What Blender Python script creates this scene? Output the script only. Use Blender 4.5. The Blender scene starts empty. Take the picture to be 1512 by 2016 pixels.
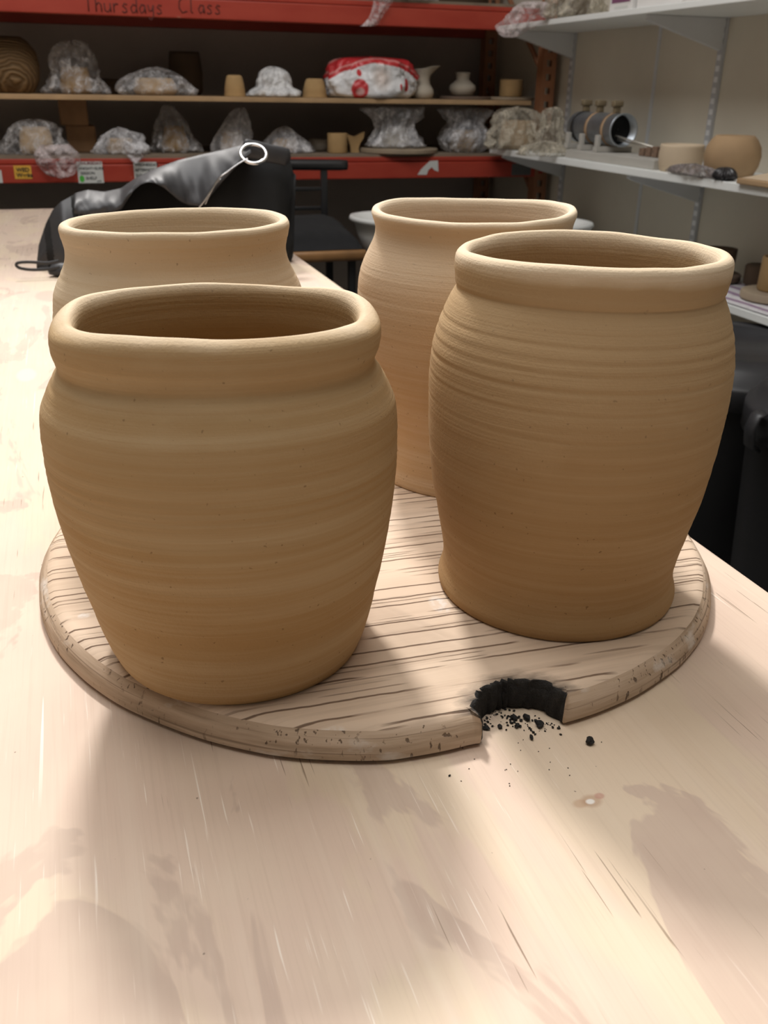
import bpy, bmesh, math, random
from mathutils import Vector, Matrix, noise

random.seed(7)
SC = bpy.context.scene
COL = SC.collection
PI = math.pi
TZ = 0.75            # height of the table top above the floor
D = 3.5              # distance of the rack front from the camera, along the table

# ------------------------------------------------------------------ camera
FPX, YAW, PITCH, ROLL = 1800.0, math.radians(18.42), math.radians(24.81), math.radians(0.953)
CAM = Vector((0, 0, TZ + 0.34))
cy, sy, cp, sp = math.cos(YAW), math.sin(YAW), math.cos(PITCH), math.sin(PITCH)
FW = Vector((sy * cp, cy * cp, -sp))
r0 = Vector((cy, -sy, 0)); u0 = r0.cross(FW)
RT = math.cos(ROLL) * r0 + math.sin(ROLL) * u0
UP = -math.sin(ROLL) * r0 + math.cos(ROLL) * u0


def ray(px, py): return RT * ((px - 756) / FPX) - UP * ((py - 1008) / FPX) + FW
def atY(px, py, Y):
    d = ray(px, py); return CAM + d * (Y / d.y)
def atX(px, py, X):
    d = ray(px, py); return CAM + d * (X / d.x)
def atZ(px, py, z):
    d = ray(px, py); return CAM + d * ((TZ + z - CAM.z) / d.z)


cam_data = bpy.data.cameras.new('camera')
cam = bpy.data.objects.new('camera', cam_data); COL.objects.link(cam)
M = Matrix.Identity(4)
for i in range(3):
    M[i][0], M[i][1], M[i][2], M[i][3] = RT[i], UP[i], -FW[i], CAM[i]
cam.matrix_world = M
cam_data.sensor_fit = 'VERTICAL'; cam_data.sensor_height = 36.0
cam_data.lens = FPX / 2016 * 36.0
cam_data.clip_start = 0.02
cam_data.dof.use_dof = True; cam_data.dof.focus_distance = 0.58; cam_data.dof.aperture_fstop = 17
SC.camera = cam
SC.view_settings.view_transform = 'Standard'; SC.view_settings.look = 'None'
SC.view_settings.gamma = 1.0; SC.view_settings.use_curve_mapping = False
SC.view_settings.exposure = 0.0

# ------------------------------------------------------------------ materials
MATS = {}


class NT:
    def __init__(s, name):
        s.m = bpy.data.materials.new(name); s.m.use_nodes = True
        s.t = s.m.node_tree; s.n = s.t.nodes
        s.b = s.n['Principled BSDF']
    def add(s, typ, **kw):
        n = s.n.new(typ)
        for k, v in kw.items(): setattr(n, k, v)
        return n
    def link(s, a, b): s.t.links.new(a, b)
    def coord(s, scale=(1, 1, 1), src='Object', loc=(0, 0, 0)):
        tc = s.add('ShaderNodeTexCoord'); mp = s.add('ShaderNodeMapping')
        mp.inputs['Scale'].default_value = scale; mp.inputs['Location'].default_value = loc
        s.link(tc.outputs[src], mp.inputs['Vector']); return mp.outputs['Vector']
    def noise(s, scale=(1, 1, 1), sc=1.0, det=4, rough=.55, dist=0.0, loc=(0, 0, 0), vec=None):
        n = s.add('ShaderNodeTexNoise'); n.inputs['Scale'].default_value = sc
        n.inputs['Detail'].default_value = det; n.inputs['Roughness'].default_value = rough
        n.inputs['Distortion'].default_value = dist
        s.link(vec if vec else s.coord(scale, loc=loc), n.inputs['Vector']); return n.outputs['Fac']
    def ramp(s, fac, stops, interp='LINEAR'):
        r = s.add('ShaderNodeValToRGB'); e = r.color_ramp.elements; r.color_ramp.interpolation = interp
        while len(e) < len(stops): e.new(0.5)
        for i, (p, c) in enumerate(stops):
            e[i].position = p
            e[i].color = (c, c, c, 1) if isinstance(c, (int, float)) else (*c, 1)
        s.link(fac, r.inputs['Fac']); return r.outputs['Color']
    def mix(s, fac, a, b, mode='MIX'):
        n = s.add('ShaderNodeMix', data_type='RGBA', blend_type=mode)
        for inp, v in ((n.inputs[0], fac), (n.inputs[6], a), (n.inputs[7], b)):
            if isinstance(v, (int, float)): inp.default_value = v
            elif isinstance(v, tuple): inp.default_value = (*v, 1)
            else: s.link(v, inp)
        return n.outputs[2]
    def math(s, op, a, b=0.0, c=0.0, clamp=False):
        n = s.add('ShaderNodeMath', operation=op); n.use_clamp = clamp
        for inp, v in zip(n.inputs, (a, b, c)):
            if isinstance(v, (int, float)): inp.default_value = v
            else: s.link(v, inp)
        return n.outputs[0]
    def base(s, v):
        if isinstance(v, tuple): s.b.inputs['Base Color'].default_value = (*v, 1)
        else: s.link(v, s.b.inputs['Base Color'])
    def bump(s, h, strength=.3, dist=.002):
        n = s.add('ShaderNodeBump'); n.inputs['Strength'].default_value = strength
        n.inputs['Distance'].default_value = dist
        s.link(h, n.inputs['Height']); s.link(n.outputs['Normal'], s.b.inputs['Normal'])
    def set(s, **kw):
        for k, v in kw.items(): s.b.inputs[k.replace('_', ' ')].default_value = v
    def spot(s, vec, cx, cy_, rx, ry, soft=.15):
        """1 inside an ellipse on the XY plane of vec, 0 outside"""
        mp = s.add('ShaderNodeMapping'); mp.vector_type = 'POINT'
        mp.inputs['Location'].default_value = (-cx / rx, -cy_ / ry, 0)
        mp.inputs['Scale'].default_value = (1 / rx, 1 / ry, 0)
        s.link(vec, mp.inputs['Vector'])
        l = s.add('ShaderNodeVectorMath', operation='LENGTH'); s.link(mp.outputs['Vector'], l.inputs[0])
        mr = s.add('ShaderNodeMapRange'); mr.inputs['From Min'].default_value = 1 - soft
        mr.inputs['From Max'].default_value = 1 + soft
        mr.inputs['To Min'].default_value = 1; mr.inputs['To Max'].default_value = 0
        s.link(l.outputs['Value'], mr.inputs['Value']); return mr.outputs['Result']


def plain(name, col, rough=.6, var=.12, scale=8, metallic=0.0, bump=0.0, **kw):
    if name in MATS: return MATS[name]
    t = NT(name)
    f = t.noise((scale,) * 3, det=5)
    lo = tuple(c * (1 - var) for c in col); hi = tuple(min(1, c * (1 + var)) for c in col)
    t.base(t.ramp(f, [(.3, lo), (.7, hi)]))
    t.set(Roughness=rough, Metallic=metallic, **kw)
    if bump: t.bump(t.noise((scale * 12,) * 3, det=3), bump, .002)
    MATS[name] = t.m
    return t.m


def clay_mat(name, base, tint, pale, seed, streak=1.0, rough=.85, ztop=.25, shoulder=.3):
    t = NT(name)
    blot = t.noise((5, 5, 9), det=4, loc=(seed, seed * 2, 0), dist=.6)
    c = t.mix(t.ramp(blot, [(.35, 0.0), (.68, 1.0)]), base, tint)
    ring = t.noise((2.2, 2.2, 130), det=5, rough=.65, loc=(seed, 0, seed))
    c = t.mix(t.ramp(ring, [(.42, 0.0), (.72, .65 * streak)]), c, pale)
    ring2 = t.noise((3, 3, 42), det=3, loc=(seed + 3, 0, seed))
    c = t.mix(t.ramp(ring2, [(.35, .35 * streak), (.6, 0.0)]), c, tint)
    sm = t.noise((9, 9, 22), det=5, loc=(seed + 8, 4, seed))
    c = t.mix(t.ramp(sm, [(.6, 0.0), (.78, .4)]), c, pale)
    spk = t.noise((330, 330, 330), det=1, loc=(seed, 1, 2))
    c = t.mix(t.ramp(spk, [(.74, 0.0), (.78, .6)]), c, (.16, .09, .04))
    # light catching lip and shoulder is painted in as paler clay
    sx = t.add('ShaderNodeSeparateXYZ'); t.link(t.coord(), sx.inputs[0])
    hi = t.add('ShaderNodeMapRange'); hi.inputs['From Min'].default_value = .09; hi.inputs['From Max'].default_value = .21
    lit_shoulder_noise = t.noise((5, 5, 14), det=3, loc=(seed + 4, 1, 2))
    t.link(t.math('ADD', sx.outputs['Z'], t.math('MULTIPLY', t.math('SUBTRACT', lit_shoulder_noise, .5), .06)), hi.inputs['Value'])
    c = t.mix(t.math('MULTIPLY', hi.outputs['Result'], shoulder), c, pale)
    lit_lip_noise = t.noise((14, 14, 30), det=3, loc=(seed, 2, 2))
    zz = t.math('ADD', sx.outputs['Z'], t.math('MULTIPLY', t.math('SUBTRACT', lit_lip_noise, .5), .012))
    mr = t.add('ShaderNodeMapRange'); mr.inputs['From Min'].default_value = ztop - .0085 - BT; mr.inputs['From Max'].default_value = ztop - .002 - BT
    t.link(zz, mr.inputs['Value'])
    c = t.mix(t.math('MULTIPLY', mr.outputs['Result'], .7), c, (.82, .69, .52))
    t.base(c)
    t.set(Roughness=rough); t.b.inputs['Specular IOR Level'].default_value = .22
    h1 = t.noise((6, 6, 420), det=3, rough=.6, loc=(seed, 0, 0))
    h2 = t.noise((520, 520, 520), det=3, loc=(0, seed, 0))
    t.bump(t.math('ADD', t.math('MULTIPLY', h1, .75), t.math('MULTIPLY', h2, .5)), .45, .0012)
    MATS[name] = t.m
    return t.m


def ply_mat():
    t = NT('plywood')
    vec = t.coord()
    yellow, pink, dark = (.69, .555, .42), (.67, .52, .42), (.54, .41, .335)
    n1 = t.noise((7.5, 2.3, 1), det=5, rough=.55, dist=.9, loc=(3.35, 1.2, 0))
    c = t.mix(t.ramp(n1, [(.47, 0.0), (.52, 1.0)]), yellow, pink)
    n2 = t.noise((9, 3.6, 1), det=5, rough=.6, dist=.8, loc=(.82, 7.3, 0))
    c = t.mix(t.ramp(n2, [(.555, 0.0), (.575, .85)]), c, dark)
    cl = t.noise((16, 12, 1), det=3, loc=(1, 1, 0))
    c = t.mix(t.ramp(cl, [(.35, .25), (.6, 0.0)]), c, (.74, .63, .49))
    g = t.noise((420, 9, 1), det=3, rough=.6)
    c = t.mix(t.ramp(g, [(.30, .16), (.5, 0.0)]), c, (.46, .34, .26))
    g2 = t.noise((95, 1.6, 1), det=3, rough=.5, loc=(4, 4, 0))
    c = t.mix(t.ramp(g2, [(.55, 0.0), (.75, .22)]), c, (.80, .69, .57))
    w = t.noise((520, 13, 1), det=2, loc=(5, 0, 0))
    wm = t.noise((6, 4, 1), det=3, loc=(9, 4, 0))
    wf = t.math('MULTIPLY', t.ramp(w, [(.66, 0.0), (.72, .75)]), t.ramp(wm, [(.47, 0.0), (.56, 1.0)]))
    c = t.mix(wf, c, (.88, .79, .70))
    sc1 = t.noise((300, 3.2, 1), det=1, loc=(7, 3, 0))
    c = t.mix(t.math('MULTIPLY', t.ramp(sc1, [(.725, 0.0), (.74, .8)]), t.ramp(t.noise((3, 3, 1), det=1, loc=(0, 9, 0)), [(.47, 0.0), (.53, 1.0)])), c, (.90, .82, .73))
    k = t.noise((380, 9.5, 1), det=2, dist=.12, loc=(1, 2, 0))
    km = t.noise((6, 5, 1), det=2, loc=(2, 8, 0))
    kf = t.math('MULTIPLY', t.ramp(k, [(.665, 0.0), (.69, .85)]), t.ramp(km, [(.49, 0.0), (.56, 1.0)]))
    c = t.mix(kf, c, (.22, .15, .10))
    sp = t.noise((210, 210, 1), det=1, loc=(3, 5, 0))
    c = t.mix(t.ramp(sp, [(.80, 0.0), (.815, .7)]), c, (.16, .12, .09))
    # oval repair patches in the veneer and a small dried spill
    for px, py, rx, ry in ((52, 738, .012, .03), (95, 582, .022, .045)):
        p = atZ(px, py, 0); c = t.mix(t.math('MULTIPLY', t.spot(vec, p.x, p.y, rx, ry), .75), c, (.76, .64, .52) if py > 600 else dark)
    for px, py, rx, ry, f, cc in ((1143, 1582, .0042, .0030, .5, (.50, .30, .18)), (1164, 1577, .0055, .0045, .55, (.44, .27, .17)),
                                  (1180, 1567, .0028, .0022, .6, (.50, .24, .19)), (1162, 1578, .0024, .0018, .9, (.85, .82, .78))):
        p = atZ(px, py, 0); c = t.mix(t.math('MULTIPLY', t.spot(vec, p.x, p.y, rx, ry, .25), f), c, cc)
    t.base(c); t.set(Roughness=.62); t.b.inputs['Specular IOR Level'].default_value = .3
    t.bump(t.math('SUBTRACT', t.math('MULTIPLY', g, .5), t.math('MULTIPLY', kf, 1.2)), .25, .001)
    MATS['ply'] = t.m
    return t.m


def bat_mats(nc):
    t = NT('weathered_wood')
    vec = t.coord()
    n1 = t.noise((3, 9, 1), det=4, dist=.5)
    c = t.ramp(n1, [(.3, (.60, .46, .34)), (.52, (.76, .60, .46)), (.75, (.81, .67, .54))])
    g = t.noise((3, 120, 1), det=4, rough=.6, loc=(1, 0, 0))
    c = t.mix(t.ramp(g, [(.3, .35), (.5, 0.0)]), c, (.33, .22, .15))
    sepv = t.add('ShaderNodeSeparateXYZ'); t.link(vec, sepv.inputs[0])

    def cracks(freq, wob, width, vis, off):
        wv = t.noise((2.6, 5, 1), det=2, loc=(off, off, 0))
        fine = t.noise((45, 45, 1), det=2, loc=(off, 1, 0))
        yy = t.math('ADD', t.math('MULTIPLY', sepv.outputs['Y'], freq), t.math('ADD', t.math('MULTIPLY', wv, wob), t.math('MULTIPLY', fine, .22)))
        yy = t.math('ADD', yy, t.math('MULTIPLY', sepv.outputs['X'], freq * .03))
        idx = t.math('FLOOR', yy); fr = t.math('FRACT', yy)
        wn = t.add('ShaderNodeTexWhiteNoise', noise_dimensions='1D'); t.link(t.math('ADD', idx, off), wn.inputs['W'])
        pos = t.math('ADD', t.math('MULTIPLY', wn.outputs['Value'], .6), .2)
        dd = t.math('ABSOLUTE', t.math('SUBTRACT', fr, pos))
        cv = t.add('ShaderNodeCombineXYZ'); t.link(t.math('MULTIPLY', sepv.outputs['X'], 9.0), cv.inputs[0]); t.link(t.math('MULTIPLY', idx, 3.7), cv.inputs[1])
        vn = t.noise(vec=cv.outputs[0], det=2)
        return t.math('MULTIPLY', t.ramp(dd, [(width * .45, 1.0), (width, 0.0)]), t.ramp(vn, [(vis, 0.0), (vis + .05, 1.0)]))
    line = cracks(82, .28, .085, .44, 3.0)
    line = t.math('MAXIMUM', line, t.math('MULTIPLY', cracks(190, .4, .14, .55, 11.0), .65))
    c = t.mix(t.math('MULTIPLY', line, .85), c, (.13, .07, .04))
    smear = t.noise((22, 34, 10), det=5, dist=.8, loc=(3, 3, 3))
    c = t.mix(t.ramp(smear, [(.68, 0.0), (.74, .6)]), c, (.74, .68, .62))
    for px, py, rx, ry, f in ((642, 1440, .0095, .0042, .9), (866, 1190, .006, .010, .55), (165, 1212, .004, .003, .6), (566, 1470, .004, .003, .5)):
        p = atZ(px, py, BT); c = t.mix(t.math('MULTIPLY', t.math('MULTIPLY', t.spot(vec, p.x, p.y, rx, ry, .3), t.ramp(t.noise((160, 160, 30), det=3), [(.38, .2), (.55, 1.0)])), f), c, (.82, .80, .77))
    # soot that the burn left round the notch
    sn = t.noise((90, 200, 1), det=4)
    mp = t.add('ShaderNodeMapping'); mp.inputs['Location'].default_value = (-nc[0], -nc[1], 0)
    t.link(vec, mp.inputs['Vector'])
    ml = t.add('ShaderNodeMapping'); ml.inputs['Scale'].default_value = (1, 1.15, 0); t.link(mp.outputs['Vector'], ml.inputs['Vector'])
    ln = t.add('ShaderNodeVectorMath', operation='LENGTH'); t.link(ml.outputs['Vector'], ln.inputs[0])
    d = t.math('ADD', ln.outputs['Value'], t.math('MULTIPLY', t.math('SUBTRACT', sn, .5), .016))
    soot = t.ramp(t.math('MULTIPLY', d, 20), [(.58, 1.0), (.68, .5), (.86, 0.0)])
    c = t.mix(soot, c, (.018, .016, .014))
    t.base(c); t.set(Roughness=.75); t.b.inputs['Specular IOR Level'].default_value = .25
    t.bump(t.math('SUBTRACT', t.math('MULTIPLY', g, .4), t.math('MULTIPLY', line, 1.2)), .5, .0015)
    top = t.m
    t = NT('weathered_wood_edge')
    n1 = t.noise((12, 12, 160), det=4)
    c = t.ramp(n1, [(.3, (.36, .26, .175)), (.5, (.52, .39, .28)), (.72, (.64, .50, .38))])
    lam = t.noise((7, 7, 620), det=2, loc=(2, 0, 5))
    c = t.mix(t.ramp(lam, [(.60, 0.0), (.66, .55)]), c, (.17, .115, .075))
    ck = t.noise((330, 330, 110), det=2, loc=(5, 1, 0))
    crack = t.math('MULTIPLY', t.ramp(ck, [(.62, 0.0), (.67, 1.0)]), t.ramp(t.noise((18, 18, 60), det=2), [(.42, 0.0), (.55, .85)]))
    c = t.mix(crack, c, (.12, .08, .055))
    sm = t.noise((26, 26, 50), det=5, loc=(1, 2, 3))
    c = t.mix(t.ramp(sm, [(.60, 0.0), (.69, .75)]), c, (.70, .63, .56))
    t.base(c); t.set(Roughness=.85); t.b.inputs['Specular IOR Level'].default_value = .2
    t.bump(t.math('SUBTRACT', n1, crack), .6, .0015)
    edge = t.m
    t = NT('charred_wood')
    n = t.noise((150, 150, 110), det=5, rough=.7)
    t.base(t.ramp(n, [(.35, (.006, .005, .005)), (.62, (.02, .018, .016)), (.8, (.07, .065, .06))]))
    t.set(Roughness=.75); t.bump(n, 1.0, .004)
    return top, edge, t.m


def plastic(name, col, alpha, rough=.25, var=.25):
    if name in MATS: return MATS[name]
    t = NT(name)
    n = t.noise((22, 22, 22), det=5, rough=.6, dist=1.0)
    # creases of the film; its highlight streaks are painted on them as paler colour
    wob = t.add('ShaderNodeTexNoise'); wob.inputs['Scale'].default_value = 30; wob.inputs['Detail'].default_value = 3
    t.link(t.coord(), wob.inputs['Vector'])
    vec = t.add('ShaderNodeVectorMath', operation='MULTIPLY_ADD'); t.link(wob.outputs['Color'], vec.inputs[0])
    vec.inputs[1].default_value = (.05, .05, .05); t.link(t.coord(), vec.inputs[2])
    vo = t.add('ShaderNodeTexVoronoi', feature='DISTANCE_TO_EDGE'); vo.inputs['Scale'].default_value = 26
    t.link(vec.outputs[0], vo.inputs['Vector'])
    crease = t.math('MULTIPLY', t.ramp(vo.outputs['Distance'], [(.0, 1.0), (.09, 0.0)]), t.ramp(n, [(.40, .0), (.62, .8)]))
    pale = tuple(min(.93, c * 1.25) for c in col)
    t.base(t.mix(crease, col, pale))
    al = t.ramp(n, [(.35, max(0, alpha - var)), (.66, min(1, alpha + var))])
    t.link(t.math('ADD', al, t.math('MULTIPLY', crease, .5), clamp=True), t.b.inputs['Alpha'])
    t.set(Roughness=rough, IOR=1.45); t.b.inputs['Specular IOR Level'].default_value = .7
    n2 = t.noise((48, 48, 48), det=4, dist=1.5, rough=.55)
    t.bump(t.math('ADD', n2, t.math('MULTIPLY', crease, .4)), .7, .010)
    MATS[name] = t.m
    return t.m


# ------------------------------------------------------------------ geometry helpers
def tag(o, label=None, cat=None, group=None, kind=None):
    if label: o['label'] = label
    if cat: o['category'] = cat
    if group: o['group'] = group
    if kind: o['kind'] = kind
    return o


def empty(name, loc, label=None, cat=None, group=None):
    o = bpy.data.objects.new(name, None); COL.objects.link(o); o.location = loc
    o.empty_display_size = .05
    return tag(o, label, cat, group)


def origin(o):
    v = Vector(o.location)
    while o.parent: o = o.parent; v += Vector(o.location)
    return v


def build(name, V, F, mats, parent=None, smooth=True, mi=None, loc=None):
    """verts in world space -> one mesh object (child of parent, or top level with its origin at its base)"""
    V = [Vector(v) for v in V]
    if loc is None:
        if parent: loc = origin(parent)
        else:
            lo = [min(v[i] for v in V) for i in range(3)]; hi = [max(v[i] for v in V) for i in range(3)]
            loc = Vector(((lo[0] + hi[0]) / 2, (lo[1] + hi[1]) / 2, lo[2]))
    loc = Vector(loc)
    me = bpy.data.meshes.new(name)
    me.from_pydata([v - loc for v in V], [], F)
    if not isinstance(mats, (list, tuple)): mats = [mats]
    for m in mats: me.materials.append(m)
    if mi: me.polygons.foreach_set('material_index', mi)
    me.polygons.foreach_set('use_smooth', [smooth] * len(me.polygons))
    bm = bmesh.new(); bm.from_mesh(me); bmesh.ops.recalc_face_normals(bm, faces=bm.faces); bm.to_mesh(me); bm.free()
    me.update()
    o = bpy.data.objects.new(name, me); COL.objects.link(o)
    if parent: o.parent = parent; o.location = loc - origin(parent)
    else: o.location = loc
    return o


class G:
    """collects shapes of one part"""
    def __init__(s): s.V = []; s.F = []
    def add(s, V, F):
        b = len(s.V); s.V += [Vector(v) for v in V]; s.F += [tuple(b + i for i in f) for f in F]; return s
    def box(s, lo, hi, bev=.0, rot=None, piv=None):
        bm = bmesh.new(); bmesh.ops.create_cube(bm, size=1)
        lo = Vector(lo); hi = Vector(hi); c = (lo + hi) / 2; d = hi - lo
        for v in bm.verts: v.co = Vector((v.co.x * d.x, v.co.y * d.y, v.co.z * d.z))
        if bev: bmesh.ops.bevel(bm, geom=bm.edges[:], offset=bev, segments=2, affect='EDGES', profile=.6)
        bm.verts.ensure_lookup_table()
        V = [v.co.copy() for v in bm.verts]; bm.verts.index_update()
        F = [tuple(v.index for v in f.verts) for f in bm.faces]; bm.free()
        if rot is not None: V = [rot @ v for v in V]
        return s.add([v + c for v in V], F)
    def tube(s, pts, r, n=12, closed=False, flat=None):
        pts = [Vector(p) for p in pts]; m = len(pts); V = []; F = []
        up = Vector((0, 0, 1)); prev = None
        for i, p in enumerate(pts):
            a = pts[(i - 1) % m] if closed or i else p; b = pts[(i + 1) % m] if closed or i < m - 1 else p
            t = (b - a).normalized()
            if prev is None:
                x = t.cross(up)
                if x.length < 1e-3: x = t.cross(Vector((1, 0, 0)))
            else: x = prev - t * prev.dot(t)
            x.normalize(); prev = x; y = t.cross(x)
            rr = r[i] if isinstance(r, (list, tuple)) else r
            for k in range(n):
                a_ = 2 * PI * k / n
                q = flat or (1, 1)
                V.append(p + x * math.cos(a_) * rr * q[0] + y * math.sin(a_) * rr * q[1])
        rings = m if closed else m - 1
        for i in range(rings):
            for k in range(n):
                j = (i + 1) % m; F.append((i * n + k, i * n + (k + 1) % n, j * n + (k + 1) % n, j * n + k))
        if not closed: F += [tuple(range(n))[::-1], tuple((m - 1) * n + k for k in range(n))]
        return s.add(V, F)
    def lathe(s, c, prof, n=40, sx=1, sy=1, cap=True, axis=None):
        """prof: (r,z) pairs from bottom outside round to the end; c base centre"""
        c = Vector(c); V = []; F = []; m = len(prof)
        ax = axis or (Vector((1, 0, 0)), Vector((0, 1, 0)), Vector((0, 0, 1)))
        for r, z in prof:
            for k in range(n):
                a = 2 * PI * k / n
                V.append(c + ax[0] * r * sx * math.cos(a) + ax[1] * r * sy * math.sin(a) + ax[2] * z)
        for i in range(m - 1):
            for k in range(n): F.append((i * n + k, i * n + (k + 1) % n, (i + 1) * n + (k + 1) % n, (i + 1) * n + k))
        if cap: F += [tuple(range(n))[::-1], tuple((m - 1) * n + k for k in range(n))]
        return s.add(V, F)
    def make(s, name, mat, parent=None, smooth=True, **kw):
        return build(name, s.V, s.F, mat, parent, smooth, **kw)


def autosmooth(o, deg=35):
    me = o.data
    ang = math.radians(deg)
    bm = bmesh.new(); bm.from_mesh(me)
    for e in bm.edges:
        e.smooth = not (len(e.link_faces) == 2 and e.calc_face_angle(0) > ang)
    bm.to_mesh(me); bm.free(); return o


def interp(tab, x):
    if x <= tab[0][0]: return tab[0][1]
    for (a, b), (c, d) in zip(tab, tab[1:]):
        if x <= c: return b + (d - b) * (x - a) / (c - a)
    return tab[-1][1]


def smooth_profile(P, step):
    """Catmull-Rom through the profile points"""
    out = []
    for i in range(len(P) - 1):
        p0 = P[max(i - 1, 0)]; p1 = P[i]; p2 = P[i + 1]; p3 = P[min(i + 2, len(P) - 1)]
        L = math.hypot(p2[0] - p1[0], p2[1] - p1[1]); n = max(1, int(L / step))
        for k in range(n):
            t = k / n
            out.append(tuple(.5 * (2 * p1[j] + (p2[j] - p0[j]) * t + (2 * p0[j] - 5 * p1[j] + 4 * p2[j] - p3[j]) * t * t
                                   + (3 * p1[j] - p0[j] - 3 * p2[j] + p3[j]) * t ** 3) for j in (0, 1)))
    out.append(P[-1]); return out


# ================================================================== SETTING
WX = 1.86       # right wall
LX = -2.2       # left wall
YB = 4.15       # back wall
YF = -1.9       # end of the room behind the camera
CZ = 3.0        # ceiling
m_floor = plain('concrete', (.13, .125, .12), .7, .25, 3)
m_back = plain('dark_wall_paint', (.42, .37, .33), .8, .12, 2)
m_right = plain('beige_wall_paint', (.66, .61, .51), .75, .10, 1.5)
m_ceil = plain('ceiling_paint', (.62, .60, .57), .9, .05, 1)


def struct(name, g, mat): return tag(g.make(name, mat, smooth=False), kind='structure')


struct('floor', G().box((LX - .1, YF, -.1), (WX + .1, YB + .1, 0)), m_floor)
struct('wall_back', G().box((LX - .1, YB, 0), (WX + .1, YB + .1, CZ)), m_back)
struct('wall_right', G().box((WX, YF, 0), (WX + .1, YB, CZ)), m_right)
struct('wall_left', G().box((LX - .1, YF, 0), (LX, YB, CZ)), m_right)
# ceiling with a rooflight and a second opening added for the fill lamp
SKY1 = (-.95, .9, .95, 4.12)      # x0,y0,x1,y1
FILL_HOLE = (-.8, -.25, 1.0, .72)  # opening added to hold the fill lamp
g = G()
g.box((LX - .1, YF, CZ), (WX + .1, FILL_HOLE[1], CZ + .1)); g.box((LX - .1, FILL_HOLE[3], CZ), (WX + .1, SKY1[1], CZ + .1))
g.box((LX - .1, SKY1[3], CZ), (WX + .1, YB + .1, CZ + .1))
g.box((LX - .1, FILL_HOLE[1], CZ), (FILL_HOLE[0], FILL_HOLE[3], CZ + .1)); g.box((FILL_HOLE[2], FILL_HOLE[1], CZ), (WX + .1, FILL_HOLE[3], CZ + .1))
g.box((LX - .1, SKY1[1], CZ), (SKY1[0], SKY1[3], CZ + .1)); g.box((SKY1[2], SKY1[1], CZ), (WX + .1, SKY1[3], CZ + .1))
struct('ceiling', g, m_ceil)
m_white = plain('white_gloss', (.70, .70, .67), .45, .04, 3)
for i, (x0, y0, x1, y1) in enumerate((SKY1, FILL_HOLE)):
    g = G(); w = .03
    g.box((x0, y0, CZ + .02), (x0 + w, y1, CZ + .12)); g.box((x1 - w, y0, CZ + .02), (x1, y1, CZ + .12))
    g.box((x0 + w, y0, CZ + .02), (x1 - w, y0 + w, CZ + .12)); g.box((x0 + w, y1 - w, CZ + .02), (x1 - w, y1, CZ + .12))
    struct('window_%d' % (i + 1), g, m_white)  # the second one frames the added fill opening


def area(name, rect, z, power, col, spread=180):
    l = bpy.data.lights.new(name, 'AREA'); l.shape = 'RECTANGLE'
    l.size = rect[2] - rect[0] - .08; l.size_y = rect[3] - rect[1] - .08; l.energy = power; l.color = col
    l.spread = math.radians(spread)
    o = bpy.data.objects.new(name, l); COL.objects.link(o)
    o.location = ((rect[0] + rect[2]) / 2, (rect[1] + rect[3]) / 2, z)
    return o


sun = bpy.data.lights.new('hazy_sun', 'SUN'); sun.energy = 3.0; sun.angle = math.radians(7); sun.color = (1.0, .955, .91)
KEY = bpy.data.objects.new('hazy_sun', sun); COL.objects.link(KEY)
KEY.rotation_euler = Vector((-.03, -math.cos(math.radians(47.5)), -math.sin(math.radians(47.5)))).to_track_quat('-Z', 'Y').to_euler()
KEY.location = (0, 6, 7)
SKYL = area('rooflight_daylight_front', (-.95, .95, .95, 2.5), CZ + .03, 50, (1.0, .985, .97))
FILL = area('fill_lamp_rear', FILL_HOLE, CZ + .03, 8.8, (1.0, .955, .89), 120)  # fill lamp added above the table, no rooflight known there
w = bpy.data.worlds.new('world'); SC.world = w; w.use_nodes = True
bg = w.node_tree.nodes['Background']; bg.inputs['Color'].default_value = (.93, .95, 1.0, 1); bg.inputs['Strength'].default_value = .08

# ================================================================== TABLES
PLY = ply_mat()
TX0, TX1 = -.78, .467
m_leg = plain('table_leg_pine', (.45, .33, .20), .6, .15, 9)


def table(y0, y1, label):
    t = empty('work_table', ((TX0 + TX1) / 2, (y0 + y1) / 2, 0), label, 'table')
    G().box((TX0, y0, TZ - .03), (TX1, y1, TZ), .0025).make('tabletop', PLY, t, False, loc=(0, 0, TZ))
    for x in (TX0 + .06, TX1 - .12):
        for y in (y0 + .05, y1 - .11):
            G().box((x, y, 0), (x + .06, y + .06, TZ - .03), .003).make('leg', m_leg, t, False)
    for y in (y0 + .075, y1 - .095):
        G().box((TX0 + .12, y, TZ - .12), (TX1 - .12, y + .02, TZ - .03)).make('apron', m_leg, t, False)
    return t


table(-.55, 2.688, 'long pale plywood work table carrying the round board and the pots')
table(2.691, 3.043, 'pale plywood table butted against the far end of the long table')

# ================================================================== ROUND BOARD
BC = Vector((.2013, .6319)); BR_ = .2594; BT = .02
NC = Vector((.2140, .3805))        # centre of the burnt notch
NRX, NRY = .0265, .026
dev = [(-180, -.004), (-150, .001), (-120, .0045), (-105, .002), (-95, -.005), (-85, -.0065), (-70, -.0015), (-50, .0025), (-30, .002), (0, .0), (60, 0), (120, -.003), (180, -.004)]
out = []      # (point, is_notch)
N = 420
for k in range(N):
    a = -PI + 2 * PI * k / N
    r = BR_ + interp(dev, math.degrees(a)) + .0006 * noise.noise(Vector((math.cos(a) * 8, math.sin(a) * 8, 1)))
    p = BC + Vector((math.cos(a), math.sin(a))) * r
    out.append(p)


def in_notch(p): return ((p.x - NC.x) / NRX) ** 2 + ((p.y - NC.y) / NRY) ** 2 < 1 and True


def notch_cut(p): return in_notch(p) or (abs(p.x - NC.x) < NRX and p.y < NC.y)


keep = [i for i in range(N) if not notch_cut(out[i])]
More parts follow.
